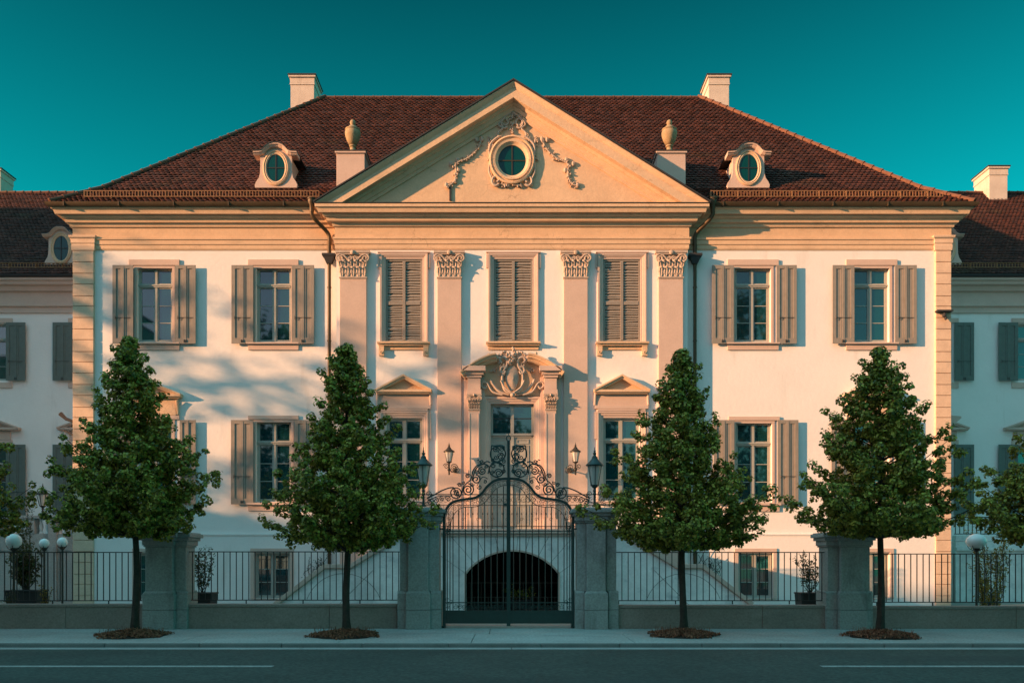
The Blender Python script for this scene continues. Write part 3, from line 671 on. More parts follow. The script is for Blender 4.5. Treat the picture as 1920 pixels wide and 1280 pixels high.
# ---- roof with individually laid tiles
def roof_z(Y, Y0=29.35, Z0=ZC+.02):
    d = Y-Y0; return Z0 + (.80*d if d < 1.3 else 1.04 + 1.052*(d-1.3))
RY = 37.15; RZ = roof_z(RY); RX = .2208*RY
EX = LH+.62; Y0 = 29.35
def tiles(mb_v, mb_f, P0, U, Wd, L, width_at, tw=.19, course=.165, inset=None, seed=0, holes=()):
    """beaver-tail tiles: P0 origin on the eave, U along the eave, path of slope points Wd(s)->(pos, dir, normal); width_at(s)->(u0,u1)"""
    rd = random.Random(seed); s = 0.; k = 0
    while s < L:
        u0, u1 = width_at(s + course*.5); off = (k % 2)*tw*.5
        u = math.floor(u0/tw)*tw + off
        pos, d, n = Wd(s); 
        while u < u1:
            if u + tw*.3 >= u0 and u + tw*.7 <= u1 and not (seed == 1 and s < .62 and abs(u+tw*.5) < 6.6):
                g_ = tw*.03; lift = .040+rd.uniform(0,.016); j = rd.uniform(-.008,.008)
                a = [(g_, course*1.05, .004), (tw-g_, course*1.05, .004), (tw-g_, course*.28+j, lift*.85), (tw*.78, course*.05+j, lift), (tw*.5, -course*.06+j, lift), (tw*.22, course*.05+j, lift), (g_, course*.28+j, lift*.85)]
                b = len(mb_v)
                for (x_, y_, h_) in a: mb_v.append(pos + U*(u+x_) + d*y_ + n*h_)
                for (x_, y_, h_) in a[2:]: mb_v.append(pos + U*(u+x_) + d*(y_+.01) + n*(h_-.034))
                mb_f.append((b,b+6,b+5,b+4,b+3,b+2,b+1))
                for q in range(4): mb_f.append((b+2+q, b+3+q, b+8+q, b+7+q))
            u += tw
        s += course; k += 1
def slope_path(y0, zfun, origin, outdir):
    # returns function s-> (pos, dir, normal) climbing along outdir (unit horizontal, pointing uphill)
    tab = []; d = 0.; s = 0.; step = .02
    while d < 9:
        tab.append((s, d)); z0_, z1_ = zfun(y0+d), zfun(y0+d+step); s += hypot(step, z1_-z0_); d += step
    S = [t[0] for t in tab]
    def fn(q):
        i = min(np.searchsorted(S, q), len(tab)-2); d_ = tab[i][1]
        sl_ = (zfun(y0+d_+.01)-zfun(y0+d_-.0))/.01
        dr = Vector((outdir[0], outdir[1], sl_)).normalized(); nn = Vector((-outdir[0]*sl_, -outdir[1]*sl_, 1)).normalized()
        return Vector((origin[0]+outdir[0]*d_, origin[1]+outdir[1]*d_, zfun(y0+d_))), dr, nn
    return fn, (lambda q: tab[min(np.searchsorted(S, q), len(tab)-1)][1]), S
tv, tf = [], []
fn, dist, S = slope_path(Y0, roof_z, (0, Y0), (0, 1))
Ltot = S[int((RY-Y0)/.02)]
def wfront(s):
    d = dist(s); t_ = d/(RY-Y0); h_ = EX + (RX-EX)*t_; return (-h_, h_)
tiles(tv, tf, None, Vector((1,0,0)), fn, Ltot, wfront, seed=1)
# side hips (seen at a grazing angle only)
rb = MB(); rb.v = tv; rb.f = tf
main_roof = rb.build('roof', M['tile'], man, recalc=False)
sub = MB()
yk = Y0+1.3; hk = EX+(RX-EX)*1.3/(RY-Y0); YB = 2*RY-Y0
def ring(hx, yf, yb, z): return [(-hx,yf,z),(hx,yf,z),(hx,yb,z),(-hx,yb,z)]
yn = YA+.12; zn = roof_z(yn); hx_ = 6.3
vs = ring(EX, Y0, YB, ZC) + ring(hk, yk, 2*RY-yk, roof_z(yk)) + [(-RX,RY,RZ),(RX,RY,RZ)]
sub.add([(-EX,Y0,ZC),(-hx_,Y0,ZC),(-hx_,yk,roof_z(yk)),(-hk,yk,roof_z(yk)),(EX,Y0,ZC),(hx_,Y0,ZC),(hx_,yk,roof_z(yk)),(hk,yk,roof_z(yk)),(-hx_,yn,zn),(hx_,yn,zn)], [(0,1,2,3),(5,4,7,6),(8,9,6,2)])
sub.add(vs, [(1,2,6,5),(2,3,7,6),(3,0,4,7),(4,5,9,8),(5,6,9),(6,7,8,9),(7,4,8)])
sub.build('roof_deck', M['tile'], main_roof)
rt = MB()
def ridge_run(a, b, r, step=.42):
    a, b = Vector(a), Vector(b); L_ = (b-a).length; n = int(L_/step); d = (b-a)/n
    for i in range(n):
        p, q = a+d*i, a+d*(i+1.12); rt.tube([p, q], r*1.02, 8, r*.78)
        m_ = p; rt.tube([m_+d*.0, m_+d*.12], r*1.16, 8)
for sg in (-1,1):
    ridge_run((sg*(EX-.05),Y0+.05,ZC+.10), (sg*hk,yk,roof_z(yk)+.06), .085); ridge_run((sg*hk,yk,roof_z(yk)+.06), (sg*RX,RY,RZ+.06), .085)
ridge_run((-RX,RY,RZ+.02), (RX,RY,RZ+.02), .06)
rt.build('ridge_tiles', M['ridge'], main_roof, smooth=True)
# chimneys
def chimney(parent, x0, x1, y0, y1, z0, z1):
    c = MB(); c.box(x0, x1, y0, y1, z0, z1-.42); c.box(x0-.03, x1+.03, y0-.03, y1+.03, z1-.44, z1-.36); c.box(x0-.02,x1+.02,y0-.02,y1+.02, z1-.357, z1-.12); c.box(x0-.08, x1+.08, y0-.08, y1+.08, z1-.119, z1-.03)
    o = c.build('chimney', M['chimney'], parent, bevel=.01)
    k = MB(); k.box(x0-.11, x1+.11, y0-.11, y1+.11, z1-.029, z1+.02); k.build('chimney_cap', M['lead'], o)
chimney(main_roof, X(545,38), X(589,38), 38, 39.25, 18.5, Z(141,38)); chimney(main_roof, X(1329,38), X(1367,38), 38, 39.25, 18.5, Z(141,38))
# dormers
def dormer(parent, cx, Y, zb, k=1.0, depth=1.9, hk_=1.0):
    """baroque dormer with an oval window; k scales width, front at Y"""
    P = []
    L_ = [(.75,0),(.77,.10),(.72,.22),(.62,.36),(.58,.52),(.57,.75),(.57,1.12)]
    right = [(x*k, z*hk_) for x, z in L_]
    f = MB(); pts = [(cx-x, zb+z) for x, z in right]
    arc = [(-.44*k, 1.16*hk_), (-.36*k,1.26*hk_), (-.24*k,1.36*hk_), (-.1*k,1.41*hk_), (.1*k,1.41*hk_), (.24*k,1.36*hk_), (.36*k,1.26*hk_), (.44*k,1.16*hk_)]
    top = [(cx+x, zb+z) for x, z in arc]
    poly = pts + top + [(cx+x, zb+z) for x, z in reversed(right)]
    f.poly(poly, Y, Y+.16)
    crown = [(cx-.78*k, zb+1.14*hk_), (cx-.56*k, zb+1.15*hk_)] + [(cx+x, zb+z+.03) for x, z in arc] + [(cx+.56*k, zb+1.15*hk_), (cx+.78*k, zb+1.14*hk_)]
    f.face(crown, [(-.10,0-.3),(-.10,.17),(-.06,.17),(-.03,.12),(.0,.10),(.02,.06),(.03,-.3)], Y)
    d = f.build('dormer', M['trim'], parent, bevel=.006)
    b = MB(); b.box(cx-.53*k, cx+.53*k, Y+.161, Y+depth, zb-.2, zb+1.10*hk_); b.build('dormer_cheeks', M['trim'], d)
    r_ = MB(); r_.face([(x, z+.11) for x, z in crown], [(0,.19),(-.03,.19),(-.03,-depth-.3),(0,-depth-.3)], Y); r_.build('dormer_roof', M['lead'], d)
    zc = zb+.70*hk_; e_ = ell(cx, zc, .33*k, .49*hk_, 32)
    fr = MB(); fr.face(e_, [(0,-.02),(0,.03),(-.04,.05),(-.08,.03),(-.10,.06),(-.14,.04),(-.15,-.02)], Y, True); fr.build('oval_frame', M['sand'], d, smooth=True)
    g_ = MB(); g_.poly(ell(cx, zc, .335*k, .495*hk_), Y-.012, Y-.006); g_.build('pane', M['skytintglass'], d)
    q_ = MB(); q_.box(cx-.02, cx+.02, Y-.03, Y-.013, zc-.48*hk_, zc+.48*hk_); q_.box(cx-.32*k, cx-.022, Y-.03, Y-.013, zc-.015, zc+.02); q_.box(cx+.022, cx+.32*k, Y-.03, Y-.013, zc-.015, zc+.02); q_.build('glazing_bar', M['fence'], d)
    return d
YD = 30.55
for cpx in (517.5, 1403.5): dormer(main_roof, X(cpx, YD), YD, Z(352, YD), 1.0)
# snow guards
def snow_guard(parent, x0, x1, Y, zr, h=.24, sp=.105):
    s = MB(); s.box(x0, x1, Y-.012, Y+.012, zr+h-.025, zr+h); s.box(x0, x1, Y-.012, Y+.012, zr+.03, zr+.055)
    n = int((x1-x0)/sp)
    for i in range(n+1):
        x = x0+(x1-x0)*i/n; s.box(x-.011, x+.011, Y-.009, Y+.009, zr+.056, zr+h-.026)
        if i % 9 == 0: s.box(x-.014, x+.014, Y-.014, Y+.12, zr-.02, zr+h+.01)
    return s.build('snow_guard', M['guard'], parent)
YG = 29.75
snow_guard(main_roof, X(158,YG), X(598,YG), YG, roof_z(YG)+.02, .25); snow_guard(main_roof, X(1333,YG), X(1768,YG), YG, roof_z(YG)+.02, .25)
# gutters and downpipes
gp = [(.0,.0),(.02,-.07),(.07,-.12),(.13,-.12),(.18,-.07),(.20,.01),(.185,.01),(.16,-.06),(.12,-.10),(.08,-.10),(.04,-.06),(.02,.0)]
for path in ([(-LH-.5,44),(-LH-.5,YW-.5),(X(596,29.3),YW-.5)], [(X(1335,29.3),YW-.5),(LH+.5,YW-.5),(LH+.5,44)]):
    gt = MB(); gt.plan(path, [(a, ZC+.03+b) for a, b in gp])
    for x in np.arange(-15.5, 15.6, 1.9):
        if abs(x) > 7 and x*path[1][0] > 0: gt.box(x-.02, x+.02, YW-.71, YW-.49, ZC-.10, ZC+.045)
    gt.build('gutter', M['copper'], man, smooth=True)
for sg in (-1, 1):
    d = MB(); xa = X(584,29.35) if sg < 0 else X(1337,29.35); xb = X(617.5,29.85) if sg < 0 else X(1303,29.85)
    d.lathe((xa, 29.4, Z(398,29.4)), [(.075,0),(.085,.22),(.14,.30),(.14,.42),(.16,.44),(.16,.47)], 14)
    d.tube(smoothpts([(xa,29.4,Z(392,29.4)),(xa,29.42,Z(402,29.4)),(xa+(xb-xa)*.25,29.5,Z(414,29.5)),(xa+(xb-xa)*.8,29.78,Z(433,29.8)),(xb,29.85,Z(444,29.85)),(xb,29.85,Z(460,29.85)),(xb,29.85,Z(480,29.85))],5), .07, 12)
    d.tube([(xb,29.85,Z(480,29.85)),(xb,29.85,Z(1128,29.85))], .06, 12)
    for py in (540, 640, 740, 840, 940, 1040): d.lathe((xb,29.85,Z(py,29.85)), [(.075,0),(.075,.04)], 12)
    do = d.build('downpipe', M['copper'], man, smooth=True)
    h = MB(); zt_ = Z(477,29.85); h.frustum((xb,29.84),(.085,.08),zt_-.34,(.20,.13),zt_-.08); h.box(xb-.23,xb+.23,29.69,29.98,zt_-.079,zt_); h.build('rainwater_hopper', M['lead'], do)
# small bracket lamp on the right quoin, side hoods
b = MB(); b.box(X(1755,YW-.2), X(1785,YW-.2), YW-.30, YW-.11, Z(588,YW), Z(585,YW)); q = (X(1770,YW-.2), YW-.22, Z(594,YW))
b.ball(q, .07, .08, .09, 8, 6); b.ball((q[0]+.05,q[1],q[2]-.1), .05, .05, .08, 7, 5); b.tube([(q[0]-.1,YW-.11,q[2]+.08),(q[0],YW-.2,q[2])], .02, 5)
b.build('wall_bracket', M['lead'], man)
yb_ = 30.9
b = MB(); b.tube([(-LH+.02, yb_, Z(800,yb_)), (X(124,yb_), yb_, Z(785,yb_)), (X(113,yb_), yb_, Z(775,yb_))], .035, 6, .085); b.build('wall_bracket', M['lead'], man)
b = MB(); b.tube([(-LH+.02, yb_, Z(830,yb_)), (X(121,yb_), yb_, Z(807,yb_))], .06, 6, .03); b.build('wall_bracket', M['lead'], man)
b = MB(); b.poly([(LH-.02, Z(776,yb_)), (LH-.02, Z(797,yb_)), (X(1788,yb_), Z(796,yb_)), (X(1803,yb_), Z(783,yb_)), (X(1802,yb_), Z(780,yb_))], yb_, yb_+1.3); b.build('side_canopy', M['trim'], man)
# urns
urn_m = None
for cpx, lab in ((661.5,'tall stone urn on the pedestal left of the pediment'),(1255,'tall stone urn on the pedestal right of the pediment')):
    YU = 30.5; cx = X(cpx, YU); su = F/YU; zp_ = Z(293, YU)
    p = MB(); p.box(cx-.50, cx+.50, YU-.42, YU+.9, 14.2, zp_-.10); p.box(cx-.55, cx+.55, YU-.47, YU+.95, zp_-.099, zp_-.03)
    po = p.build('urn_pedestal', M['trim'], man, bevel=.01)
    f = MB(); f.box(cx-.57, cx+.57, YU-.49, YU+.97, zp_-.029, zp_); f.build('pedestal_cap', M['lead'], po)
    u = thing('stone_urn', lab, 'urn', (cx, YU, zp_), 'stone urns on the roof edge')
    b1 = MB(); b1.box(cx-.27, cx+.27, YU-.27, YU+.27, zp_+.001, zp_+.07); b1.lathe((cx,YU,zp_), [(.24,.07),(.20,.12),(.11,.20),(.09,.30),(.13,.33),(.13,.37),(.08,.40)], 20); b1.build('foot', M['urnstone'], u, smooth=True)
    b2 = MB(); b2.lathe((cx,YU,zp_), [(.07,.39),(.15,.43),(.22,.56),(.275,.74),(.28,.84),(.25,.90),(.27,.92),(.27,.95),(.19,1.0)], 24); b2.build('vase', M['urnstone'], u, smooth=True)
    b3 = MB(); b3.lathe((cx,YU,zp_), [(.18,1.001),(.14,1.06),(.07,1.10),(.09,1.14),(.105,1.2),(.08,1.27),(.02,1.31)], 18); b3.build('finial', M['urnstone'], u, smooth=True)
# wall lanterns
for cpx, sg, lab in ((842,1,'scrolled iron wall lantern left of the entrance door'),(1079,-1,'scrolled iron wall lantern right of the entrance door')):
    YL_ = 28.95; cx = X(cpx,YL_)
    t = thing('wall_lantern', lab, 'lantern', (cx, YA-.12, Z(886,YL_)), 'wall lanterns beside the door')
    lantern(t, cx, YL_, Z(866,YL_), Z(829,YL_), .20, M['lampmetal'])
    b = MB(); z = Z(872,YL_)
    b.tube([(cx, YL_, Z(866,YL_)-.05), (cx, YL_, Z(888,YL_))], .03, 6); b.ball((cx,YL_,Z(880,YL_)), .06,.06,.06,8,5); b.ball((cx,YL_,Z(887,YL_)), .035,.035,.06,8,5)
    b.tube(smoothpts([(cx,YL_,z-.1),(cx+sg*.08,YL_+.25,z-.2),(cx+sg*.14,YL_+.45,z-.12),(cx+sg*.16,YA-.12,z-.1)],5), .022, 6)
    b.tube([(x, YL_+.2, zz) for x, zz in spiral(cx+sg*.15, z-.05, .13, 1.7, 0, sg)], .014, 5); b.tube([(x, YL_+.35, zz) for x, zz in spiral(cx+sg*.22, z-.13, .12, 1.7, 2, -sg)], .014, 5)
    b.tube([(x, YL_-.0, zz) for x, zz in spiral(cx-sg*.10, z-.03, .10, 1.5, 3, -sg)], .013, 5)
    b.lathe((cx+sg*.16,YA-.14,z-.18), [(.07,0),(.07,.16)], 8); b.build('bracket', M['lampmetal'], t, smooth=True)

# ------------------------------------------------------------ side wings
YV = 37.5
def wroof(Y): return 14.1 + 1.0*(Y-37.0)
def wing(sg, label):
    w_ = thing('side_wing', label, 'building', (sg*26, YV, 0), 'lower wings flanking the mansion')
    xa, xb = sorted((sg*(LH-.5), sg*60))
    if sg < 0: wins = [(-38,12,607,713),(140,190,607,713)]; lows = [(-38,12,835,965),(140,190,835,965)]
    else: wins = [(1733,1785,607,713),(1908,1960,607,713)]; lows = [(1733,1785,835,965),(1908,1960,835,965)]
    H = [win_rect(*a, YV) for a in wins+lows]
    # further windows beyond the frame
    for k in (1,2,3):
        dx = 4.15*k; H += [(h[0]+sg*dx, h[1]+sg*dx, h[2], h[3]) for h in (H[0 if sg < 0 else 1], H[2 if sg < 0 else 3])]
    H = [h for h in H if not (abs((h[0]+h[1])/2) < LH+.1)]
    m = MB(); wall_holes(m, xa, xb, -.05, 13.9, H, YV); xo = sg*60
    m.add([(xo,YV,-.05),(xo,YV,14),(xo,49,14),(xo,49,-.05)], [(0,1,2,3)]); m.build('wall', M['stucco'], w_, recalc=False)
    e = MB(); e.plan([(xa,YV),(xb,YV)], [(-.05,13.98),(.5,13.98),(.5,13.84),(.42,13.80),(.40,13.68),(.24,13.64),(.20,13.45),(.08,13.42),(.08,12.95),(.14,12.93),(.14,12.80),(.06,12.76),(.06,12.52),(-.05,12.5)])
    e.build('cornice', M['trim'], w_)
    for h in H:
        if abs(h[0]) > 33: continue
        low = h[2] < 6
        x0, x1, z0, z1 = h; YS = YV-.12; wd = .86
        if x1 < -LH-.6 or x0 > LH+.0: casement(w_, x0, x1, z0, z1, YV+.12, .27)
        for a, b_ in ((x0-.05-wd, x0-.05), (x1+.05, x1+.05+wd)):
            if (a < -LH-.05 and b_ > -60) or b_ > LH+.3:
                if abs((a+b_)/2) > LH: shutter(w_, a, b_, z0-.03, z1+.03, YS, True, 'shadedwood')
        t = MB(); t.box(x0-.27, x1+.27, YV-.05, YV+.01, z1+.034, z1+.24); t.box(x0-.27, x1+.27, YV-.05, YV+.01, z0-.33, z0-.1)
        if low: hood(t, (x0+x1)/2, 1.25, Z(806,YV), Z(783,YV), YV, .25); t.box((x0+x1)/2-.8, (x0+x1)/2+.8, YV-.06, YV, z1+.25, Z(808,YV)-.03)
        t.build('window_surround', M['trim'], w_)
    # roof
    tv, tf = [], []
    fn, dist, S = slope_path(37.0, wroof, (0, 37.0), (0,1)); Lr = S[int((43.2-37.0)/.02)]
    x_in, x_out = (LH-3, 27)
    rng = (lambda s: (-x_out, -x_in)) if sg < 0 else (lambda s: (x_in, x_out))
    tiles(tv, tf, None, Vector((1,0,0)), fn, Lr, rng, seed=5+sg)
    rb = MB(); rb.v = tv; rb.f = tf; ro_ = rb.build('roof', M['tile'], w_, recalc=False)
    d_ = MB(); d_.add([(xa,37,14.08),(xb,37,14.08),(xb,43.2,wroof(43.2)-.02),(xa,43.2,wroof(43.2)-.02),(xb,49.4,14.08),(xa,49.4,14.08)], [(0,1,2,3),(3,2,4,5),(0,5,4,1)]); d_.build('roof_deck', M['tile'], ro_)
    global rt
    rt = MB(); ridge_run((sg*12,43.2,wroof(43.2)+.03), (sg*30,43.2,wroof(43.2)+.03), .07); rt.build('ridge_tiles', M['ridge'], ro_, smooth=True)
    g_ = MB(); g_.plan([(xa,37.1),(xb,37.1)], [(a, 14.06+b) for a, b in gp]); g_.build('gutter', M['lead'], w_)
    snow_guard(ro_, min(sg*12,sg*28), max(sg*12,sg*28), 37.32, wroof(37.32)+.02, .24, .13)
    yd = 37.6; cxd = X(115,yd) if sg < 0 else X(1772,yd)
    dormer(ro_, cxd, yd, Z(499,yd), 1.0, 1.9, 1.12)
    if sg < 0: chimney(ro_, X(-40,43.4), X(1,43.4), 43.4, 44.5, 18.5, Z(320,43.4)+.1)
    else: chimney(ro_, X(1855,42.6), X(1889,42.6), 42.6, 44.0, 18.3, Z(312,42.6))
    return w_
wing(-1, 'shaded wing with shade-darkened shutters set back on the left of the mansion'); wing(1, 'shaded wing with shade-darkened shutters set back on the right of the mansion')

# ------------------------------------------------------------ entrance terrace with double stair
YT = 26.0; ZD = 2.58
ter = thing('entrance_terrace', 'raised marble terrace with dark arch and double stair in front of the entrance door', 'terrace', (0, YT, 0))
ax0, ax1, axc = X(874,YT), X(1047,YT), X(960.5,YT); zs = Z(1075,YT); za = Z(1033,YT)
hw = (ax1-ax0)/2; rise = za-zs; Rr = (hw*hw+rise*rise)/(2*rise); zc_ = za-Rr
TX0, TX1 = X(752,YT), X(1168,YT)
phi = math.asin(hw/Rr)
arcp = [(axc+Rr*sin(-phi+2*phi*i/24), zc_+Rr*cos(-phi+2*phi*i/24)) for i in range(25)]
v_ = MB()
ztop = ZD-.16
def outer(p):                                   # radial projection to the wall rectangle
    dx, dz_ = p[0]-axc, p[1]-(zs-1.0); k = (ztop-(zs-1.0))/dz_; x = axc+dx*k
    if x < TX0: k = (TX0-axc)/dx
    if x > TX1: k = (TX1-axc)/dx
    return (axc+dx*k, zs-1.0+dz_*k)
cuts = [0,3,6,9,11,13,15,18,21,24]
for i in range(len(cuts)-1):
    seg = arcp[cuts[i]:cuts[i+1]+1]; o0, o1 = outer(seg[0]), outer(seg[-1]); g_ = .006
    pts = [(x,z) for x, z in seg]; pts[0] = (pts[0][0]+g_, pts[0][1]); pts[-1] = (pts[-1][0]-g_, pts[-1][1])
    pp = pts + [(o1[0]-g_, o1[1])]
    if abs(o0[1]-ztop) > .01 and abs(o1[1]-ztop) < .01: pp.append((TX0, ztop))
    if abs(o1[1]-ztop) > .01 and abs(o0[1]-ztop) < .01: pp.append((TX1, ztop))
    pp.append((o0[0]+g_, o0[1]))
    v_.poly(pp[::-1], YT, YT+.3)
oL = outer(arcp[0]); oR = outer(arcp[-1])
tl = [(TX0, ztop)] if abs(oL[1]-ztop) < .01 else []; tr_ = [(TX1, ztop)] if abs(oR[1]-ztop) < .01 else []
v_.poly([(TX0,0),(ax0,0),(ax0,zs-.008),(oL[0]-(.01 if tl else 0),oL[1]-(0 if tl else .012))]+tl, YT, YT+.3); v_.poly([(ax1,0),(TX1,0)]+tr_+[(oR[0]+(.01 if tr_ else 0),oR[1]-(0 if tr_ else .012)),(ax1,zs-.008)], YT, YT+.3)
v_.build('arch_wall', M['marble'], ter, bevel=.004)
b = MB(); b.poly([(TX0+.01,0),(ax0-.03,0),(ax0-.03,zs)]+[(x,z+.03) for x,z in arcp]+[(ax1+.03,zs),(ax1+.03,0),(TX1-.01,0),(TX1-.01,ztop-.01),(TX0+.01,ztop-.01)], YT+.02, YT+.28); b.build('joint_backing', M['joint'], ter)
b = MB(); b.face([(ax0,0),(ax0,zs)]+arcp[1:-1]+[(ax1,zs),(ax1,0)], [(.0,-.2),(0,.025),(-.05,.03),(-.06,-.2)], YT); b.build('arch_moulding', M['trim'], ter)
d = MB(); d.box(TX0+.02, TX1-.02, YT+.31, YA-.30, ZD-.2, ZD-.05); d.box(TX0, TX0+.3, YT+.31, YA-.31, 0, ZD-.21); d.box(TX1-.3, TX1, YT+.31, YA-.31, 0, ZD-.21)
d.build('terrace_floor', M['marble'], ter)
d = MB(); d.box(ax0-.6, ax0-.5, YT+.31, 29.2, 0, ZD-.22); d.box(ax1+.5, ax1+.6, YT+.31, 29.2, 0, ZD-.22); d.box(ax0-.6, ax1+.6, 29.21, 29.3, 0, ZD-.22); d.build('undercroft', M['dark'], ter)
c = MB(); c.box(TX0-.06, TX1+.06, YT-.10, YT+.4, ZD-.158, ZD-.02); c.box(TX0-.02, TX1+.02, YT-.05, YT+.32, ZD-.24, ZD-.162)
c.build('coping', M['trim'], ter, bevel=.01)
gq = MB(); zq = Z(1092,YT+.6)
gq.box(ax0-.05, ax1+.05, YT+.58, YT+.62, zq-.012, zq+.012); gq.box(ax0-.05, ax1+.05, YT+.585, YT+.615, zq-.46, zq-.44); xx = ax0
while xx < ax1: gq.box(xx-.009, xx+.009, YT+.59, YT+.61, -.02, zq-.441 if int(xx*10) % 3 else zq-.012); xx += .11
gq.build('arch_grille', M['lampmetal'], ter)
# stairs
stair_px = [(745,1003),(700,1030),(655,1057),(607,1057),(513,1129)]
for sg in (-1,1):
    P_ = [(X(x,YT), Z(y,YT)) for x, y in stair_px]
    if sg > 0: P_ = [(X(1920-x+ (6 if x > 650 else 6),YT), Z(y,YT)) for x, y in stair_px]
    w_ = MB(); pts = [(TX0 if sg < 0 else TX1, 0), (TX0 if sg < 0 else TX1, P_[0][1]-.1)] + [(x, z-.1) for x, z in P_[1:]] + [(P_[-1][0], 0)]
    if sg > 0: pts = pts[::-1]
    w_.poly(pts, YT+.02, YT+.28); w_.build('stair_wall', M['marble'], ter)
    c = MB(); path = P_ if sg > 0 else P_[::-1]
    c.face(path, [(0,-.32),(0,.06),(.12,.06),(.15,.0),(.15,-.32)], YT); c.build('stair_coping', M['trim'], ter, bevel=.008)
    c = MB(); path2 = [(x, z) for x, z in path]; c.face(path2, [(0,-1.75),(0,-1.5),(.12,-1.5),(.12,-1.75)], YT); c.build('stair_coping', M['trim'], ter)
    s = MB(); n = 15; xa, za_ = P_[-1]; xb, zb_ = P_[0]
    for k in range(n):
        t0, t1 = k/n, (k+1)/n
        s.box(min(xa+(xb-xa)*t0, xa+(xb-xa)*1.0), max(xa+(xb-xa)*t0, xb), YT+.33, YT+1.49, 0 if k == 0 else (zb_-.25)*t0+.001, (zb_-.25)*t1)
    s.build('stair_steps', M['marble'], ter)
    # big incised arcs in the marble, as thin proud fillets
    a_ = MB(); ccx = P_[3][0]*.6+P_[1][0]*.4
    a_.tube([(ccx+cos(q)*1.2, YT+.018, .0+sin(q)*1.2) for q in np.linspace(.35, pi-.35, 16)], .008, 4); a_.tube([(ccx+.3*sg, YT+.018, .1),(ccx-.9*sg, YT+.018, 1.3)], .008, 4)
    a_.build('wall_joint', M['joint'], ter)
# railing of the terrace
rail = MB(); zr = Z(926,YT); rx0, rx1 = X(790,YT), X(1136,YT)
rail.box(TX0, TX1, YT+.06, YT+.10, zr-.02, zr+.01); rail.box(TX0, TX1, YT+.065, YT+.095, zr-.34, zr-.32); rail.box(TX0, TX1, YT+.065, YT+.095, ZD+.05, ZD+.075)
x = TX0+.1
while x < TX1:
    rail.tube([(x, YT+.08, ZD-.02), (x, YT+.08, zr-.33)], .011, 5)
    rail.tube([(u, YT+.08, z) for u, z in spiral(x+.07, zr-.17, .10, 1.3, pi/2, 1)], .008, 4); rail.ball((x,YT+.08,ZD+.45), .02,.02,.04,6,4)
    if int((x-TX0)/.15) % 3 == 0: rail.tube([(u, YT+.08, z) for u, z in spiral(x, ZD+.28, .06, 1.3)], .008, 4); 
    x += .15
rail.build('railing', M['fence'], ter)
tv_ = MB()
# ------------------------------------------------------------ street boundary: walls, fences, pillars
YF = 19.9
def low_wall(xa, xb, ytop, label):
    x0, x1 = X(xa,YF), X(xb,YF); zt = Z(ytop,YF)
    t = thing('low_wall', label, 'wall', ((x0+x1)/2, YF, 0), 'low stone walls under the railings')
    m = MB(); x = x0
    while x < x1-.01:
        x2 = min(x+3.4, x1)
        if x1-x2 < 1: x2 = x1
        m.box(x, x2-.008, YF, YF+.34, -.05, zt-.07); x = x2
    m.build('wall_body', M['wallstone'], t, bevel=.008)
    m = MB(); x = x0
    while x < x1-.01:
        x2 = min(x+1.7, x1)
        if x1-x2 < .6: x2 = x1
        m.box(x, x2-.006, YF-.02, YF+.36, zt-.068, zt); x = x2
    m.build('coping', M['wallstone'], t, bevel=.012)
    return t
low_wall(-420, 268, 1132, 'low grey wall left of the far left pillar behind the first tree'); low_wall(346, 745, 1132, 'low grey wall between the left outer pillar and the left gate pillar')
low_wall(1158, 1556, 1134, 'low grey wall between the right gate pillar and the right outer pillar'); low_wall(1634, 2400, 1136, 'low grey wall right of the outermost right pillar')
def fence(xa, xb, ytop, ybot, label):
    Yc = YF+.17; x0, x1 = X(xa,Yc), X(xb,Yc); z1, z0 = Z(ytop,Yc), Z(ybot,Yc)
    t = thing('iron_fence', label, 'fence', ((x0+x1)/2, Yc, z0-.06), 'black iron railings on the low walls')
    m = MB(); m.box(x0, x1, Yc-.018, Yc+.018, z1-.022, z1); m.build('rail', M['fence'], t)
    m = MB(); m.box(x0, x1, Yc-.014, Yc+.014, z0, z0+.02); m.build('rail', M['fence'], t)
    n = min(int((x1-x0)/.147), 95); first = None
    for i in range(n+1):
        x = x0+.03+(x1-x0-.06)*i/n
        if first is None:
            m = MB(); m.box(x-.009, x+.009, Yc-.009, Yc+.009, z0+.021, z1-.023); first = m.build('bar', M['fence'], t); xf = x
        else: copy_to(first, t, (x-xf, 0, 0))
    m = MB()
    for k in range(0, n, 9):
        x = x0+.10+(x1-x0)*k/n; m.box(x-.012, x+.012, Yc-.012, Yc+.012, z0-.075, z0-.001)
    m.build('feet', M['fence'], t)
fence(-330, 266, 1034, 1126, 'black railing left of the far left pillar'); fence(347, 750, 1033, 1125, 'black railing between the left outer pillar and the gate')
fence(1152, 1555, 1034, 1126, 'black railing between the gate and the right outer pillar'); fence(1636, 2230, 1037, 1129, 'black railing right of the outermost right pillar')
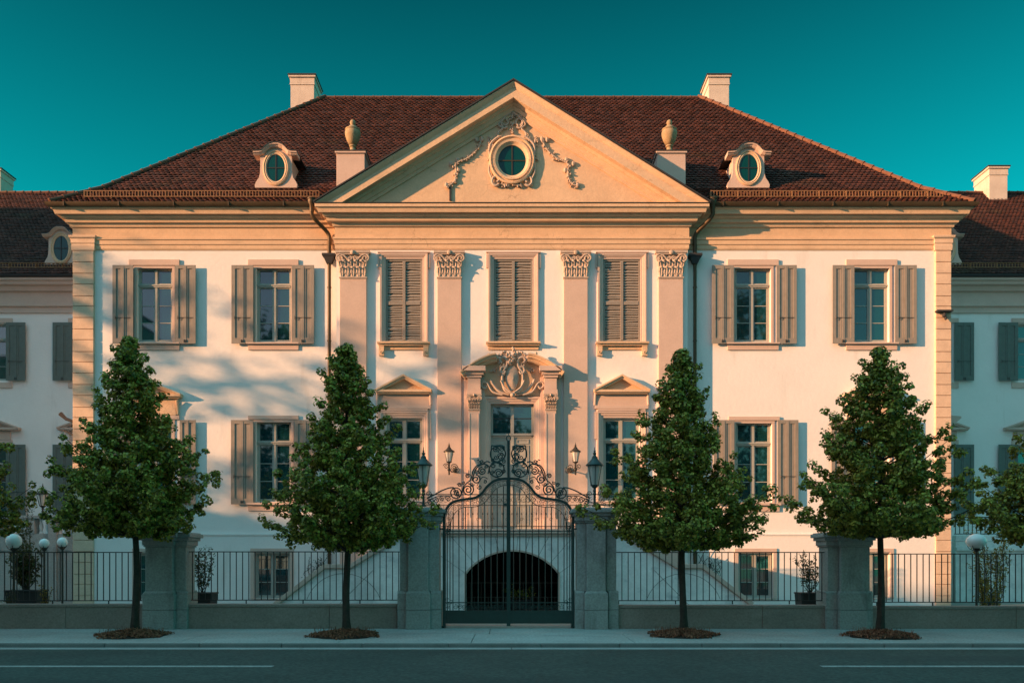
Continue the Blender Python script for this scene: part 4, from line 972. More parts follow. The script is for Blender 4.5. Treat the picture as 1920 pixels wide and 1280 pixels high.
def pillar(segs, ytop, ybase, cap, label, group, capdrop=24, Yp=19.72):
    """segs: list of (px0, px1, setback) seen left to right"""
    xs = [s[0] for s in segs]+[segs[-1][1]]; cxp = (xs[0]+xs[-1])/2
    t = thing('stone_pillar', label, 'pillar', (X(cxp,Yp), Yp+.4, 0), group)
    zt = Z(ytop,Yp); zb = Z(ybase,Yp); zc = Z(ytop+capdrop,Yp)
    m = MB()
    for k, (a, b, sb) in enumerate(segs):
        m.box(X(a,Yp)+(.001 if k else 0), X(b,Yp), Yp+sb, Yp+.86-sb, zb+.02, zc-.05)
    m.build('shaft', M['granite'], t, bevel=.012)
    m = MB()
    for k, (a, b, sb) in enumerate(segs):
        e0 = .05 if k == 0 else (.05 if segs[k-1][2] > sb else -.05+.001); e1 = .05 if k == len(segs)-1 else (.05 if segs[k+1][2] > sb else -.05)
        y0 = Yp-.05+sb; zm = zb*.52
        m.box(X(a,Yp)-e0, X(b,Yp)+e1, y0, Yp+.91-sb, -.03, zm-.003); m.box(X(a,Yp)-e0, X(b,Yp)+e1, y0+.004, Yp+.91-sb, zm+.003, zb-.03)
        m.frustum(((X(a,Yp)+X(b,Yp)-e0+e1)/2, Yp+.43), ((X(b,Yp)-X(a,Yp)+e0+e1)/2, (.96-2*sb)/2), zb-.029, ((X(b,Yp)-X(a,Yp)+.01)/2, (.87-2*sb)/2), zb+.03)
    m.build('base', M['granite'], t, bevel=.014)
    m = MB(); xa, xb = X(segs[0][0],Yp), X(segs[-1][1],Yp)
    def ringbox(o, z0, z1):
        for k, (a, b, sb) in enumerate(segs):
            m.box(X(a,Yp)-(o if k == 0 or segs[k-1][2] > sb else 0)+(.001*k), X(b,Yp)+(o if k == len(segs)-1 or segs[k+1][2] > sb else 0), Yp-o+sb*.999, Yp+.86+o-sb, z0, z1)
    hh = zt-zc
    ringbox(.03, zc-.05, zc-.012); ringbox(.055, zc-.010, zc+hh*.35); ringbox(.10, zc+hh*.352, zc+hh*.6); ringbox(.15, zc+hh*.602, zt-.03)
    m.box(xa-.08, xb+.08, Yp-.05, Yp+.91, zt-.029, zt)
    if cap: m.frustum(((xa+xb)/2, Yp+.43), ((xb-xa)/2*.8,.36), zt+.001, ((xb-xa)/2*.3,.12), zt+.07)
    m.build('cap', M['granite'], t, bevel=.012)
    return t
gp_ = 'stone gate pillars'; op_ = 'shorter stone pillars of the fence'
pillar([(272,323,0),(323,344,.14)], 997, 1110, True, 'grey stone pillar behind the leftmost full tree', op_)
pillar([(1556,1577,.14),(1577,1622,0),(1622,1636,.14)], 997, 1110, True, 'grey stone pillar beside the rightmost full tree', op_)
pillar([(748,765,.14),(765,803,0),(803,822,.14)], 951, 1110, False, 'tall stone pillar on the left side of the gate', gp_)
pillar([(1083,1100,.14),(1100,1136,0),(1138,1157,.14)], 951, 1110, False, 'tall stone pillar on the right side of the gate', gp_)
# lamps on the gate pillars
for cpx, lab in ((794,'dark green lantern standing on the left gate pillar'),(1115,'dark green lantern standing on the right gate pillar')):
    Yl = 20.0; cx = X(cpx,Yl); zb = Z(949,Yl)
    t = thing('pillar_lantern', lab, 'lantern', (cx, Yl, zb), 'lanterns on the gate pillars')
    lantern(t, cx, Yl, Z(910,Yl), Z(838,Yl), .215, M['iron'])
    s = MB(); s.lathe((cx,Yl,zb), [(.07,0),(.07,.03),(.035,.05),(.028,.12),(.028,.28),(.045,.30),(.03,.33),(.04,.37)], 10); s.build('stem', M['iron'], t, smooth=True)
    b = MB()
    for sg in (-1,1):
        b.tube([(x, Yl, z) for x, z in spiral(cx+sg*.12, zb+.30, .07, 1.5, -pi/2 , sg)], .010, 5); b.tube([(cx+sg*.02,Yl,zb+.08),(cx+sg*.14,Yl,zb+.1),(cx+sg*.2,Yl,zb+.2),(cx+sg*.19,Yl,zb+.3)], .010, 5)
        b.tube([(x, Yl, z) for x, z in spiral(cx+sg*.22, zb+.06, .06, 1.4, pi/2, sg)], .009, 5)
    b.build('scroll_bracket', M['iron'], t)

# ------------------------------------------------------------ wrought iron gate
YQ = 20.05; GC = 953.5
gate = thing('wrought_iron_gate', 'tall dark green wrought iron double gate with scrollwork crest', 'gate', (X(GC,YQ), YQ, 0))
def gz(u, v): return (X(780+u/5.3333,YQ), Z(800+v/5.3333,YQ))     # measured on an enlargement of the photo
half = [(280,2000),(280,1400),(280,1000),(282,900),(300,830),(345,768),(410,738),(500,722),(590,708),(655,668),(710,600),(775,545),(850,522),(925,518)]
def sideof(L_, sg): return [(x, y) if sg < 0 else (1850-x, y) for x, y in L_]
for sg in (-1,1):
    m = MB(); pts = sideof(half, sg); arr = [gz(*p) for p in pts]
    low_ = [arr[0], arr[2]]; cur = smoothpts(arr[2:], 5)
    m.tube([(x, YQ, z) for x, z in [low_[0]] + cur], .042, 4)
    off = [(298,2000),(298,1000),(300,910),(318,845),(358,787),(415,757),(503,742),(597,728),(665,686),(722,618),(785,566),(852,545),(915,541)]
    a2 = [gz(*p) for p in sideof(off, sg)]; m.tube([(x, YQ, z) for x, z in [a2[0]]+smoothpts(a2[1:], 5)], .010, 4)
    xq, zq = gz(*sideof([(280,1990)], sg)[0]); m.box(xq-.05, xq+.05, YQ-.05, YQ+.05, -.02, .06)
    xw = X(822,YQ) if sg < 0 else X(1083,YQ); zz = Z(991,YQ); m.box(min(xq,xw), max(xq,xw), YQ-.02, YQ+.02, zz-.02, zz+.02)
    m.build('gate_frame', M['iron'], gate)
def inner_z(u):                                                     # inner arch height (enlargement row) at column u of the left half
    P_ = [(300,1010),(345,900),(395,850),(470,800),(600,790),(680,752),(740,690),(790,625),(850,590),(915,580)]
    for a, b in zip(P_, P_[1:]):
        if a[0] <= u <= b[0]: return a[1]+(b[1]-a[1])*(u-a[0])/(b[0]-a[0])
    return 900
for sg in (-1,1):
    leaf = MB()
    f = lambda L_: [gz(*p) for p in sideof(L_, sg)]
    inn = smoothpts(f([(345,1040),(352,940),(395,855),(470,806),(600,796),(680,758),(740,695),(790,628),(850,592),(915,582)]), 5)
    leaf.tube([(x, YQ, z) for x, z in inn], .011, 4)
    def hrail(v, t_): 
        a = f([(292,v)])[0]; b_ = f([(912,v)])[0]; leaf.box(min(a[0],b_[0]), max(a[0],b_[0]), YQ-.012, YQ+.012, a[1]-t_, a[1]+t_)
    hrail(1040, .011)
    lv = (1129-800)*5.3333; hrail(lv, .012); hrail((1144.5-800)*5.3333, .012)
    # small rings between the two arch lines
    for k in range(16):
        t_ = k/15; idx = int(t_*(len(inn)-1)); p = inn[idx]
        q = f([(298,1010),(300,910),(318,845),(358,787),(415,757),(503,742),(597,728),(665,686),(722,618),(785,566),(852,545),(915,541)])
        qs = smoothpts(q, 4); o_ = qs[int(t_*(len(qs)-1))]
        c_ = ((p[0]+o_[0])/2, (p[1]+o_[1])/2); r_ = max(hypot(p[0]-o_[0], p[1]-o_[1])/2*.9, .035)
        leaf.tube([(x, YQ, z) for x, z in spiral(c_[0], c_[1], min(r_,.06), 1.4, k*.9, 1 if k % 2 else -1, .25, 14)], .007, 4)
    # side ladder of rings
    for v in range(1010, 1060, 24) : 
        c_ = f([(322,v)])[0]; leaf.tube([(x, YQ, z) for x, z in spiral(c_[0], c_[1], .045, 1.4, v, 1, .25, 12)], .007, 4)
    for u in range(395, 900, 46):
        c_ = f([(u, lv+43)])[0]; leaf.tube([(x, YQ, z) for x, z in spiral(c_[0], c_[1], .062, 1.5, u*.1, 1 if (u//46) % 2 else -1, .2, 16)], .009, 4)
    for (u, v) in ((308,lv-30),(320,lv+10),(320,lv+50),(350,lv-10)):
        c_ = f([(u,v)])[0]; leaf.tube([(x, YQ, z) for x, z in spiral(c_[0], c_[1], .05, 1.4, u, 1, .2, 14)], .008, 4)
    lo = leaf.build('gate_leaf', M['iron'], gate)
    pn = MB(); a = f([(292, (1145.5-800)*5.3333)])[0]; b_ = f([(914, (1168-800)*5.3333)])[0]
    pn.box(min(a[0],b_[0]), max(a[0],b_[0]), YQ-.012, YQ+.012, b_[1], a[1]); frame_rect(pn, min(a[0],b_[0])+.05, max(a[0],b_[0])-.05, b_[1]+.03, a[1]-.03, .02, YQ-.017, YQ-.0125)
    pn.build('kick_panel', M['iron'], lo)
    for u in (313,340,370,430,495,558,622,687,750,812,875):
        p = f([(u, 0)])[0]; zt_ = gz(0, inner_z(u)+6)[1]; zb_ = gz(0, lv+92)[1]
        m = MB(); m.tube([(p[0], YQ, zb_), (p[0], YQ, zt_)], .0115, 6)
        m.build('bar', M['iron'], lo)
# centre post
c = MB(); xc = X(GC,YQ); c.box(xc-.045, xc+.045, YQ-.04, YQ+.04, -.02, Z(896,YQ)); c.box(xc-.03, xc+.03, YQ-.03, YQ+.03, Z(896,YQ)+.001, Z(826,YQ))
c.tube([(x, YQ, z) for x, z in ell(xc, Z(821.5,YQ), .05, .06, 14)], .013, 5, closed=True); c.tube([(xc,YQ,Z(817,YQ)),(xc,YQ,Z(813,YQ))], .012, 5)
c.box(xc-.11, xc-.047, YQ-.03, YQ+.03, Z(948,YQ), Z(943,YQ)); c.build('centre_post', M['iron'], gate)
# crest
cr = MB()
def sp(u, v, r, turns, a0, d, th=.013, r0=.15):
    th *= 1.2
    for sg in (-1,1):
        uu = u if sg > 0 else 1850-u; x, z = gz(uu, v); rr = r/5.3333*YQ/F
        cr.tube([(x+ sg*(px_-x), YQ, pz_) for px_, pz_ in spiral(x, z, rr, turns, a0, d, r0, int(14*turns)+6)], th, 5)
def cv(L_, th=.013):
    th *= 1.2
    for sg in (-1,1):
        cr.tube([(x, YQ, z) for x, z in smoothpts([gz(u if sg > 0 else 1850-u, v) for u, v in L_], 5)], th, 5)
sp(1045,425,78,1.0,pi*.5,1,.014,.9); sp(1022,462,46,1.9,0,1); sp(1075,385,30,1.4,2,-1,.011)
sp(1030,270,80,1.0,-pi/2,1,.013,.92); sp(1000,300,40,1.7,1,1,.011); sp(1052,228,34,1.6,4,-1,.011); sp(1050,305,26,1.4,2,1,.010); sp(990,225,28,1.5,3,-1,.010)
sp(975,345,22,1.4,1,1,.010); sp(1080,330,20,1.4,4,1,.010); sp(975,440,24,1.5,0,-1,.010); sp(1095,455,22,1.4,2,1,.010); sp(1235,450,24,1.4,1,-1,.010); sp(1290,575,22,1.4,3,1,.010); sp(1380,560,18,1.3,2,1,.009); sp(1010,385,18,1.3,2,1,.009); sp(1145,400,20,1.4,5,1,.010); cv([(960,510),(1010,512),(1060,500),(1110,470)], .009); cv([(1130,520),(1180,500),(1215,540),(1240,590)], .009)
cv([(1095,185),(1100,300),(1060,350),(960,385)]); cv([(960,200),(1000,185),(1060,188),(1095,185)])
sp(1186,440,42,1.8,pi/2,-1); sp(1190,348,24,1.4,pi,1,.011); cv([(1110,355),(1140,345),(1168,362),(1190,372)]); cv([(1130,470),(1120,400),(1170,372),(1240,405),(1270,470),(1290,540)])
sp(1250,525,46,1.6,pi/2,1); sp(1332,490,26,1.5,pi,-1,.012); cv([(1190,372),(1240,385),(1280,440),(1300,520),(1340,560),(1375,600),(1390,660)])
sp(1330,628,62,2.1,pi/2,1,.014); sp(1215,600,24,1.3,0,-1,.010); sp(1160,548,20,1.3,1,1,.010); sp(1415,580,22,1.5,0,1,.011)
sp(1450,662,54,1.0,0,1,.013,.95); sp(1440,665,32,1.6,2,-1,.012); sp(1465,640,18,1.3,1,1,.010); sp(1425,690,20,1.3,3,1,.010)
cv([(1470,606),(1520,610),(1600,640),(1680,685),(1740,712)], .014)
sp(1530,720,30,1.5,0,1,.009); sp(1590,718,26,1.5,2,-1,.009); sp(1650,735,30,1.5,1,1,.009); sp(1705,750,34,1.5,3,-1,.010); cv([(1490,690),(1560,690),(1640,695),(1720,735)], .008)
for q in range(60):
    a = random.uniform(0, 2*pi); u, v = random.choice([(1000,262,), (1052,225), (1440,668), (1215,345), (985,330)]); rr = random.uniform(0, 30)
    for sg in (-1,1):
        uu = u+cos(a)*rr; x, z = gz(uu if sg > 0 else 1850-uu, v+sin(a)*rr); cr.ball((x, YQ, z), .018, .010, .013, 5, 3)
cr.build('crest', M['iron'], gate)
m = MB(); m.box(X(833,20.15), X(1074,20.15), 20.0, 20.6, -.03, .055); struct(m.build('gate_threshold', M['threshold'], bevel=.012))

# ------------------------------------------------------------ foliage
def leaves_mesh(name, C, Nrm, size, m, parent, rs, lobed=True):
    """C (n,3) centres, Nrm (n,3) normals; leaf polygons, slightly folded"""
    n = len(C); rnd = rs.normal(size=(n,3)); Nn = Nrm/np.maximum(np.linalg.norm(Nrm,axis=1,keepdims=True),1e-6)
    U = np.cross(Nn, rnd); U /= np.maximum(np.linalg.norm(U,axis=1,keepdims=True),1e-6); V = np.cross(Nn, U)
    s = (size*rs.uniform(.65,1.3,size=n))[:,None]
    shp = np.array([(0,-.5,0),(.38,-.38,.10),(.54,.02,.15),(.34,.38,.08),(0,.56,-.04),(-.34,.38,.08),(-.54,.02,.15),(-.38,-.38,.10)]) if lobed else np.array([(0,-.6,0),(.26,-.1,.06),(.2,.3,.05),(0,.65,-.04),(-.2,.3,.05),(-.26,-.1,.06)])
    k = len(shp)
    P = (C[:,None,:] + s[:,None,:]*(U[:,None,:]*shp[None,:,0:1] + V[:,None,:]*shp[None,:,1:2] + Nn[:,None,:]*shp[None,:,2:3])).reshape(-1,3)
    org = ORG[parent]; P = P - np.array(org)
    me = bpy.data.meshes.new(name)
    h = k//2
    me.vertices.add(len(P)); me.vertices.foreach_set('co', P.ravel().astype(np.float32))
    b = (np.arange(n)*k)[:,None]
    f1 = b+np.arange(0, h+1)[None,:]; f2 = b+np.array(list(range(h, k))+[0])[None,:]
    loops = np.concatenate([f1, f2], axis=1).ravel(); cnt = h+1
    me.loops.add(len(loops)); me.loops.foreach_set('vertex_index', loops.astype(np.int32))
    me.polygons.add(2*n); me.polygons.foreach_set('loop_start', (np.arange(2*n)*cnt).astype(np.int32)); me.polygons.foreach_set('loop_total', np.full(2*n, cnt, np.int32))
    me.update(calc_edges=True); me.validate(); me.materials.append(m)
    o = bpy.data.objects.new(name, me); sc.collection.objects.link(o); o.parent = parent; ORG[o] = org
    return o
def prof_r(t, P):
    for (a, ra), (b, rb_) in zip(P, P[1:]):
        if a <= t <= b: return ra+(rb_-ra)*(t-a)/(b-a)
    return 0
CROWN = [(0,.30),(.04,.62),(.10,.90),(.18,1.05),(.28,1.03),(.38,.86),(.50,.62),(.62,.42),(.75,.30),(.88,.22),(.95,.15),(1.0,.03)]
def tree(px, pbase, ptop, pbot, pl_, pr_, label, seed, Yt=None, apex=None, prof=CROWN, nc=1500, leaf=.051, group='conical street trees along the kerb', m='leaf', per=40, clr=.132, trunk_r=.085):
    Yt = Yt or F*1.6/(pbase-HZ); x0 = X(px,Yt); zt = Z(ptop,Yt); zb = Z(pbot,Yt)+.14; RL, RR = (px-pl_)*Yt/F, (pr_-px)*Yt/F
    rs = np.random.RandomState(seed); rd = random.Random(seed)
    t = thing('street_tree', label, 'tree', (x0, Yt, 0), group)
    H = zt-zb; ax = (X(apex,Yt)-x0) if apex else 0
    Rm = (RL+RR)/2
    # limbs
    tr = MB(); lean = rd.uniform(-.03,.03)
    axis = lambda z: (x0 + ax*max(0,(z-zb)/H) + .02*sin(z*2.1+seed), Yt + .02*cos(z*1.7+seed))
    tp_ = [(*axis(z), z) for z in np.linspace(-.06, zt-.25, 14)]
    rr0 = trunk_r
    pts = [Vector(p) for p in tp_]
    # trunk with taper and root flare
    n = 10; base = len(tr.v)
    for i, p in enumerate(pts):
        f_ = i/(len(pts)-1); r_ = rr0*(1-.85*f_) * (1.35 if i == 0 else 1)
        for k in range(n):
            q = 2*pi*k/n; rr = r_*(1+.10*sin(3*q+i*.7+seed)); tr.v.append((p.x+cos(q)*rr, p.y+sin(q)*rr, p.z))
    for i in range(len(pts)-1):
        for k in range(n): tr.f.append((base+i*n+k, base+i*n+(k+1)%n, base+(i+1)*n+(k+1)%n, base+(i+1)*n+k))
    trk = tr.build('trunk', M['bark'], t, smooth=True)
    lb = MB(); CL = []; RAD = []
    def env(a, tz):
        R_ = (RR if cos(a) > 0 else RL)*cos(a)**2 + Rm*.95*sin(a)**2; return R_*.955*prof_r(min(max(tz,0),1), prof)
    nb = 128
    for i in range(nb):
        f_ = ((i+rd.random())/nb)**1.15; a = i*2.39996+seed+rd.uniform(-.3,.3)
        tzt = min(f_*1.02, 1.0); lob = 1+.10*sin(3*a+seed+tzt*7)+.07*sin(5*a-seed*2+tzt*11); L_ = lob* env(a, tzt)*rd.choice([.66,.80,.90,.98,1.04,1.14]); rise = L_*rd.uniform(.30,.75) + .10
        ztip = zb + H*tzt; z0 = max(ztip-rise, zb-.12)
        if f_ < .10: z0 = zb + rd.uniform(-.05,.2); 
        b0 = Vector((*axis(z0), z0)); tx, ty = axis(ztip); tip_ = Vector((tx+cos(a)*L_, ty+sin(a)*L_, ztip))
        sagm = b0.lerp(tip_, .5) + Vector((0,0,-.07*L_)); lb.tube([b0, sagm, tip_], .024*(1-f_*.6)+.004, 5, .005)
        nk = max(int(L_/.13), 2)
        for k in range(nk+1):
            t_ = k/nk
            if t_ < .36 and f_ < .85: continue
            p = (b0*(1-t_)**2 + (sagm*2-(b0+tip_)*.5)*2*t_*(1-t_) + tip_*t_*t_)
            wd = (.035+.055*L_*(1-abs(t_-.65)))*(1.0 if t_ < .95 else .4)
            for q in range(2 if t_ < .95 else 1):
                CL.append((p.x+rd.gauss(0,wd), p.y+rd.gauss(0,wd), p.z+rd.gauss(0,wd*.6))); RAD.append(clr*rd.uniform(.65,1.05))
    while len(CL) < nc:
        tz = rd.random(); a = rd.uniform(0,2*pi)
        if rd.random() > prof_r(tz, prof)+.05: continue
        r_ = env(a, tz)*.72*rd.random()**.5; z = zb+H*tz; cx_, cy_ = axis(z)
        CL.append((cx_+cos(a)*r_, cy_+sin(a)*r_, z)); RAD.append(clr*rd.uniform(.7,1.1))
    lb.build('branches', M['bark'], t)
    CL = np.array(CL); m_ = len(CL)
    cnt = rs.randint(int(per*.6), int(per*1.3), m_); idx = np.repeat(np.arange(m_), cnt); n_ = len(idx)
    D = rs.normal(size=(n_,3)); D /= np.linalg.norm(D,axis=1,keepdims=True); rad = np.array(RAD)
    off = D*(rs.uniform(.35,1,n_)**.6*rad[idx])[:,None]*np.array([1,1,.8])
    C_ = CL[idx]+off; Nn = D + np.array([0,-.15,.65]) + rs.normal(scale=.35,size=(n_,3))
    leaves_mesh('crown', C_, Nn, leaf, M[m], t, rs)
    return t, Yt, x0
def mulch(x0, Yt, seed, label, wl=.75, wr=.7):
    rd = random.Random(seed); rs = np.random.RandomState(seed)
    o = thing('mulch_bed', label, 'mulch bed', (x0, Yt, 0), 'mulch beds at the tree feet')
    m = MB(); n = 18
    vs = [(x0, Yt-.1, .11)]; 
    for k in range(n):
        a = 2*pi*k/n; rr = (wr if cos(a) > 0 else wl)*rd.uniform(.80,1.05); yy = max(Yt-.1+sin(a)*.75, 16.5); vs.append((x0+cos(a)*rr, yy, .004))
    m.add(vs, [(0, 1+k, 1+(k+1) % n) for k in range(n)]); m.build('soil', M['soil'], o)
    nn = 2600; a = rs.uniform(0,2*pi,nn); u = rs.uniform(0,1,nn)**.6
    u *= 1+.13*np.sin(5*a+seed)+.08*np.sin(11*a)
    C_ = np.stack([x0+np.cos(a)*u*np.where(np.cos(a)>0,wr,wl), np.maximum(Yt-.1+np.sin(a)*u*.75, 16.47),   .015+.11*(1-u)+rs.uniform(0,.05,nn)], 1)
    leaves_mesh('chips', C_, rs.normal(size=(nn,3))+np.array([0,0,.8]), .045, M['mulch'], o, rs, False)
    nt_ = 260; a = rs.uniform(0,2*pi,nt_); u = rs.uniform(.1,1,nt_)
    tw = MB()
    for i in range(nt_):
        x = x0+cos(a[i])*u[i]*(wr if cos(a[i]) > 0 else wl)*.9; y = max(Yt-.1+sin(a[i])*u[i]*.65, 16.5); h = rs.uniform(.05,.20)
        tw.tube([(x,y,.01),(x+rs.uniform(-.03,.03),y,h)], .004, 3)
    tw.build('dry_stalks', M['mulch'], o)
P1 = [(0,.30),(.03,.75),(.10,.93),(.20,1.0),(.30,.95),(.40,.88),(.48,.74),(.56,.60),(.66,.42),(.78,.36),(.86,.28),(.93,.17),(1,.02)]
P2 = [(0,.20),(.04,.55),(.12,.88),(.22,1.0),(.35,.86),(.48,.68),(.60,.50),(.70,.33),(.80,.29),(.89,.25),(.95,.15),(1,.02)]
P3 = [(0,.35),(.05,.82),(.12,.96),(.20,1.0),(.32,.84),(.46,.66),(.60,.48),(.72,.35),(.84,.27),(.92,.19),(1,.03)]
P4 = [(0,.30),(.04,.80),(.12,.95),(.22,1.0),(.32,.86),(.44,.72),(.58,.55),(.72,.46),(.84,.31),(.92,.19),(1,.03)]
specs = [(254,1191,638,1010,94,398,'conical street tree in front of the left corner of the mansion',11,242),
         (651,1191,650,1035,486,815,'conical street tree just left of the gate',22,648),
         (1280,1190,660,1035,1106,1436,'conical street tree just right of the gate',33,1276),
         (1651,1192,657,1010,1480,1815,'conical street tree in front of the right corner of the mansion',44,1650)]
ml = ['brown mulch bed at the foot of the leftmost trunk','brown mulch bed at the foot of the tree left of the gate','brown mulch bed at the foot of the tree right of the gate','brown mulch bed at the foot of the rightmost trunk']
for (px, pb, pt, pbt, pl_, pr_, lab, sd, apx_), l2 in zip(specs, ml):
    t, Yt, x0 = tree(px, pb, pt, pbt, pl_, pr_, lab, sd, apex=apx_, prof={11: P1, 22: P2, 33: P3, 44: P4}[sd])
    mulch(x0, Yt, sd, l2)
tree(-118, 1191, 650, 1015, -290, 48, 'dark tree cut off by the left edge of the picture', 55)
tree(1992, 1191, 680, 1030, 1848, 2160, 'dark tree cut off by the right edge of the picture', 66)

# ---- shrubs, planters
def shrub(px, pbase, ptop, Ys, wpx, label, seed, potw=None, m='leaf_olive', nl=9, nleaf=350, leaf=.045, ground=0, spread=.35, name='potted_shrub'):
    x0 = X(px,Ys); zb = Z(pbase,Ys) if ground is None else ground; zt = Z(ptop,Ys); w_ = wpx*Ys/F
    t = thing(name, label, 'plant', (x0, Ys, zb)); rd = random.Random(seed); rs = np.random.RandomState(seed)
    if potw:
        pw = potw*Ys/F/2; hp = min(.78, (zt-zb)*.42)
        p = MB(); p.frustum((x0,Ys),(pw*.85,.22),zb,(pw,.27),zb+hp); p.box(x0-pw*1.04, x0+pw*1.04, Ys-.29, Ys+.29, zb+hp+.001, zb+hp+.04); p.build('pot', M['pot'], t, bevel=.01); z0 = zb+hp
    else: z0 = zb
    s = MB(); C_ = []
    for i in range(nl):
        a = rd.uniform(0,2*pi); r_ = w_*.5*rd.uniform(.3,1); h = (zt-z0)*rd.uniform(.6,1); tip_ = Vector((x0+cos(a)*r_, Ys+sin(a)*r_*.6, z0+h)); b_ = Vector((x0+rd.uniform(-.06,.06), Ys, z0))
        P_ = smoothpts([tuple(b_), tuple(b_.lerp(tip_,.35)+Vector((cos(a)*r_*.25,0,0))), tuple(b_.lerp(tip_,.7)+Vector((rd.uniform(-.05,.05),0,0))), tuple(tip_)], 4)
        s.tube(P_, .011, 4, .004); C_ += [P_[j] for j in range(3, len(P_))]
        for k in range(3):
            q = Vector(P_[rd.randrange(4, len(P_))]); e_ = q+Vector((rd.uniform(-1,1)*w_*.22, rd.uniform(-.1,.1), rd.uniform(.05,.2)*(zt-z0))); s.tube([q,e_], .006, 4, .003); C_ += [tuple(q.lerp(e_,v)) for v in (.4,.7,1)]
    s.build('stems', M['bark'], t)
    C_ = np.array(C_); idx = rs.randint(0, len(C_), nleaf); C2 = C_[idx]+rs.normal(scale=.045,size=(nleaf,3))
    leaves_mesh('leaves', C2, rs.normal(size=(nleaf,3))+np.array([0,-.3,.5]), leaf, M[m], t, rs, False)
    return t
shrub(379, 1132, 1037, 21.6, 56, 'thin twiggy shrub in a dark pot behind the left railing', 1, 46, nleaf=520, leaf=.06)
shrub(1519, 1132, 1037, 21.6, 52, 'thin twiggy shrub in a dark pot behind the right railing', 2, 46, nleaf=520, leaf=.06)
shrub(50, 1132, 1030, 22.5, 74, 'bushy olive shrub in a planter behind the far left railing', 3, 60, nleaf=1900, nl=18, leaf=.07)
shrub(18, 1132, 1112, 21.6, 30, 'small flowering pot plant near the left edge behind the railing', 4, 26, nleaf=260)
shrub(88, 1132, 1105, 21.6, 24, 'small orange tinted pot plant right of the bushy olive shrub', 5, 20, nleaf=220, m='leaf_yellow')
shrub(46, 1132, 960, 31.0, 26, 'slender climbing shrub behind the round lamps on the left', 6, None, nleaf=1300, nl=10, leaf=.06, name='climbing_shrub')
shrub(1862, 1132, 1000, 24.5, 80, 'tall yellow green climbing shrub behind the far right railing', 7, None, m='leaf_yellow', nleaf=1900, nl=18, leaf=.06, name='climbing_shrub')
shrub(1850, 1132, 1085, 22.0, 60, 'low yellow green bush under the round lamp on the right', 8, None, m='leaf_yellow', nleaf=900, nl=14, leaf=.05, name='bush')
shrub(975, 1145, 1100, 27.2, 60, 'pale green plant in a pot inside the dark arch', 9, 40, m='leaf', nleaf=500, leaf=.06)
# vines on the stair walls
for sg, lab in ((-1,'bare twiggy vine on the wall above the left stair'),(1,'bare twiggy vine on the wall above the right stair')):
    pxc = 600 if sg < 0 else 1335
    t = thing('wall_vine', lab, 'vine', (X(pxc,29.8), 29.85, 1.0)); m = MB(); rd = random.Random(40+sg); rs = np.random.RandomState(9); C_ = []
    for i in range(16):
        x = pxc+rd.uniform(-14,14); y = 1105; P_ = []
        for k in range(8): P_.append((X(x,29.82), 29.83, Z(y,29.82))); x += rd.uniform(-9,9); y -= rd.uniform(4,12)
        P_ = smoothpts(P_, 3); m.tube(P_, .009, 4); C_ += P_
    m.build('stems', M['bark'], t); C_ = np.array(C_); n_ = 160; leaves_mesh('leaves', C_[rs.randint(0,len(C_),n_)]+rs.normal(scale=.05,size=(n_,3))*np.array([1,.2,1]), rs.normal(size=(n_,3))+np.array([0,-1,0]), .05, M['leaf_olive'], t, rs, False)

# ------------------------------------------------------------ side terraces, globe lamps
YS_ = 33.0
st = thing('side_terrace', 'grey stone terrace with open balustrade in front of the left wing', 'terrace', (X(60,YS_), YS_, 0), 'side terraces')
m = MB(); xa, xb = X(-300,YS_), X(141,YS_); zt = Z(966,YS_); zm = Z(1000,YS_); zl = Z(1032,YS_)
m.box(xa, xb, YS_, YS_+4, -.05, zl); m.build('retaining_wall', M['granite'], st)
m = MB(); m.box(xa, xb-.1, YS_-.03, YS_+.3, zl+.002, zm); m.box(xa, xb-.1, YS_-.10, YS_+.37, zt-.12, zt)
for a, b in ((-20,20),(50,66),(93,107),(135,141)): m.box(X(a,YS_), X(b,YS_), YS_-.06, YS_+.33, zm+.002, zt-.122)
m.box(X(93,YS_)-.02, X(107,YS_)+.02, YS_-.09, YS_+.36, -.03, zt+.02)
m.build('balustrade', M['granite'], st, bevel=.01)
for k in range(9):
    px = 26+k*12
    if 48 < px < 68 or 90 < px < 110: continue
    m = MB()
    m.lathe((X(px,YS_), YS_+.13, zm+.0), [(.08,0),(.08,.04),(.04,.08),(.075,.2),(.08,.3),(.04,.45),(.035,.5),(.07,.54),(.08,.58)], 12); m.build('baluster', M['marble'], st, smooth=True)
t = thing('terrace_lantern', 'black lantern on a short post on the left side terrace', 'lantern', (X(77,YS_), YS_+.12, zt))
lantern(t, X(77,YS_), YS_+.12, Z(948,YS_), Z(905,YS_), .26, M['lampmetal']); m = MB(); m.lathe((X(77,YS_),YS_+.12,zt), [(.07,0),(.07,.03),(.03,.06),(.03,.12),(.06,.16),(.03,.2),(.03,.30)], 10); m.build('post', M['lampmetal'], t, smooth=True)
st2 = thing('side_terrace', 'stone terrace with black iron railing in front of the right wing', 'terrace', (X(1850,YS_), YS_, 0), 'side terraces')
m = MB(); xa, xb = X(1792,YS_), X(2250,YS_); m.box(xa, xb, YS_, YS_+4, -.05, Z(1032,YS_)); m.box(xa+.9, X(1852,YS_), YS_-.004, YS_-.0, .2, 1.4); m.build('retaining_wall', M['marble'], st2)
m = MB(); m.box(xa, xb, YS_-.08, YS_+.3, Z(1031.8,YS_), Z(1026,YS_)); m.box(xa, xb, YS_, YS_+.3, Z(1025.9,YS_), Z(1014,YS_)); m.box(xa, xb, YS_-.02, YS_+.28, Z(1013.8,YS_), Z(1003,YS_)); m.build('coping', M['marble'], st2, bevel=.01)
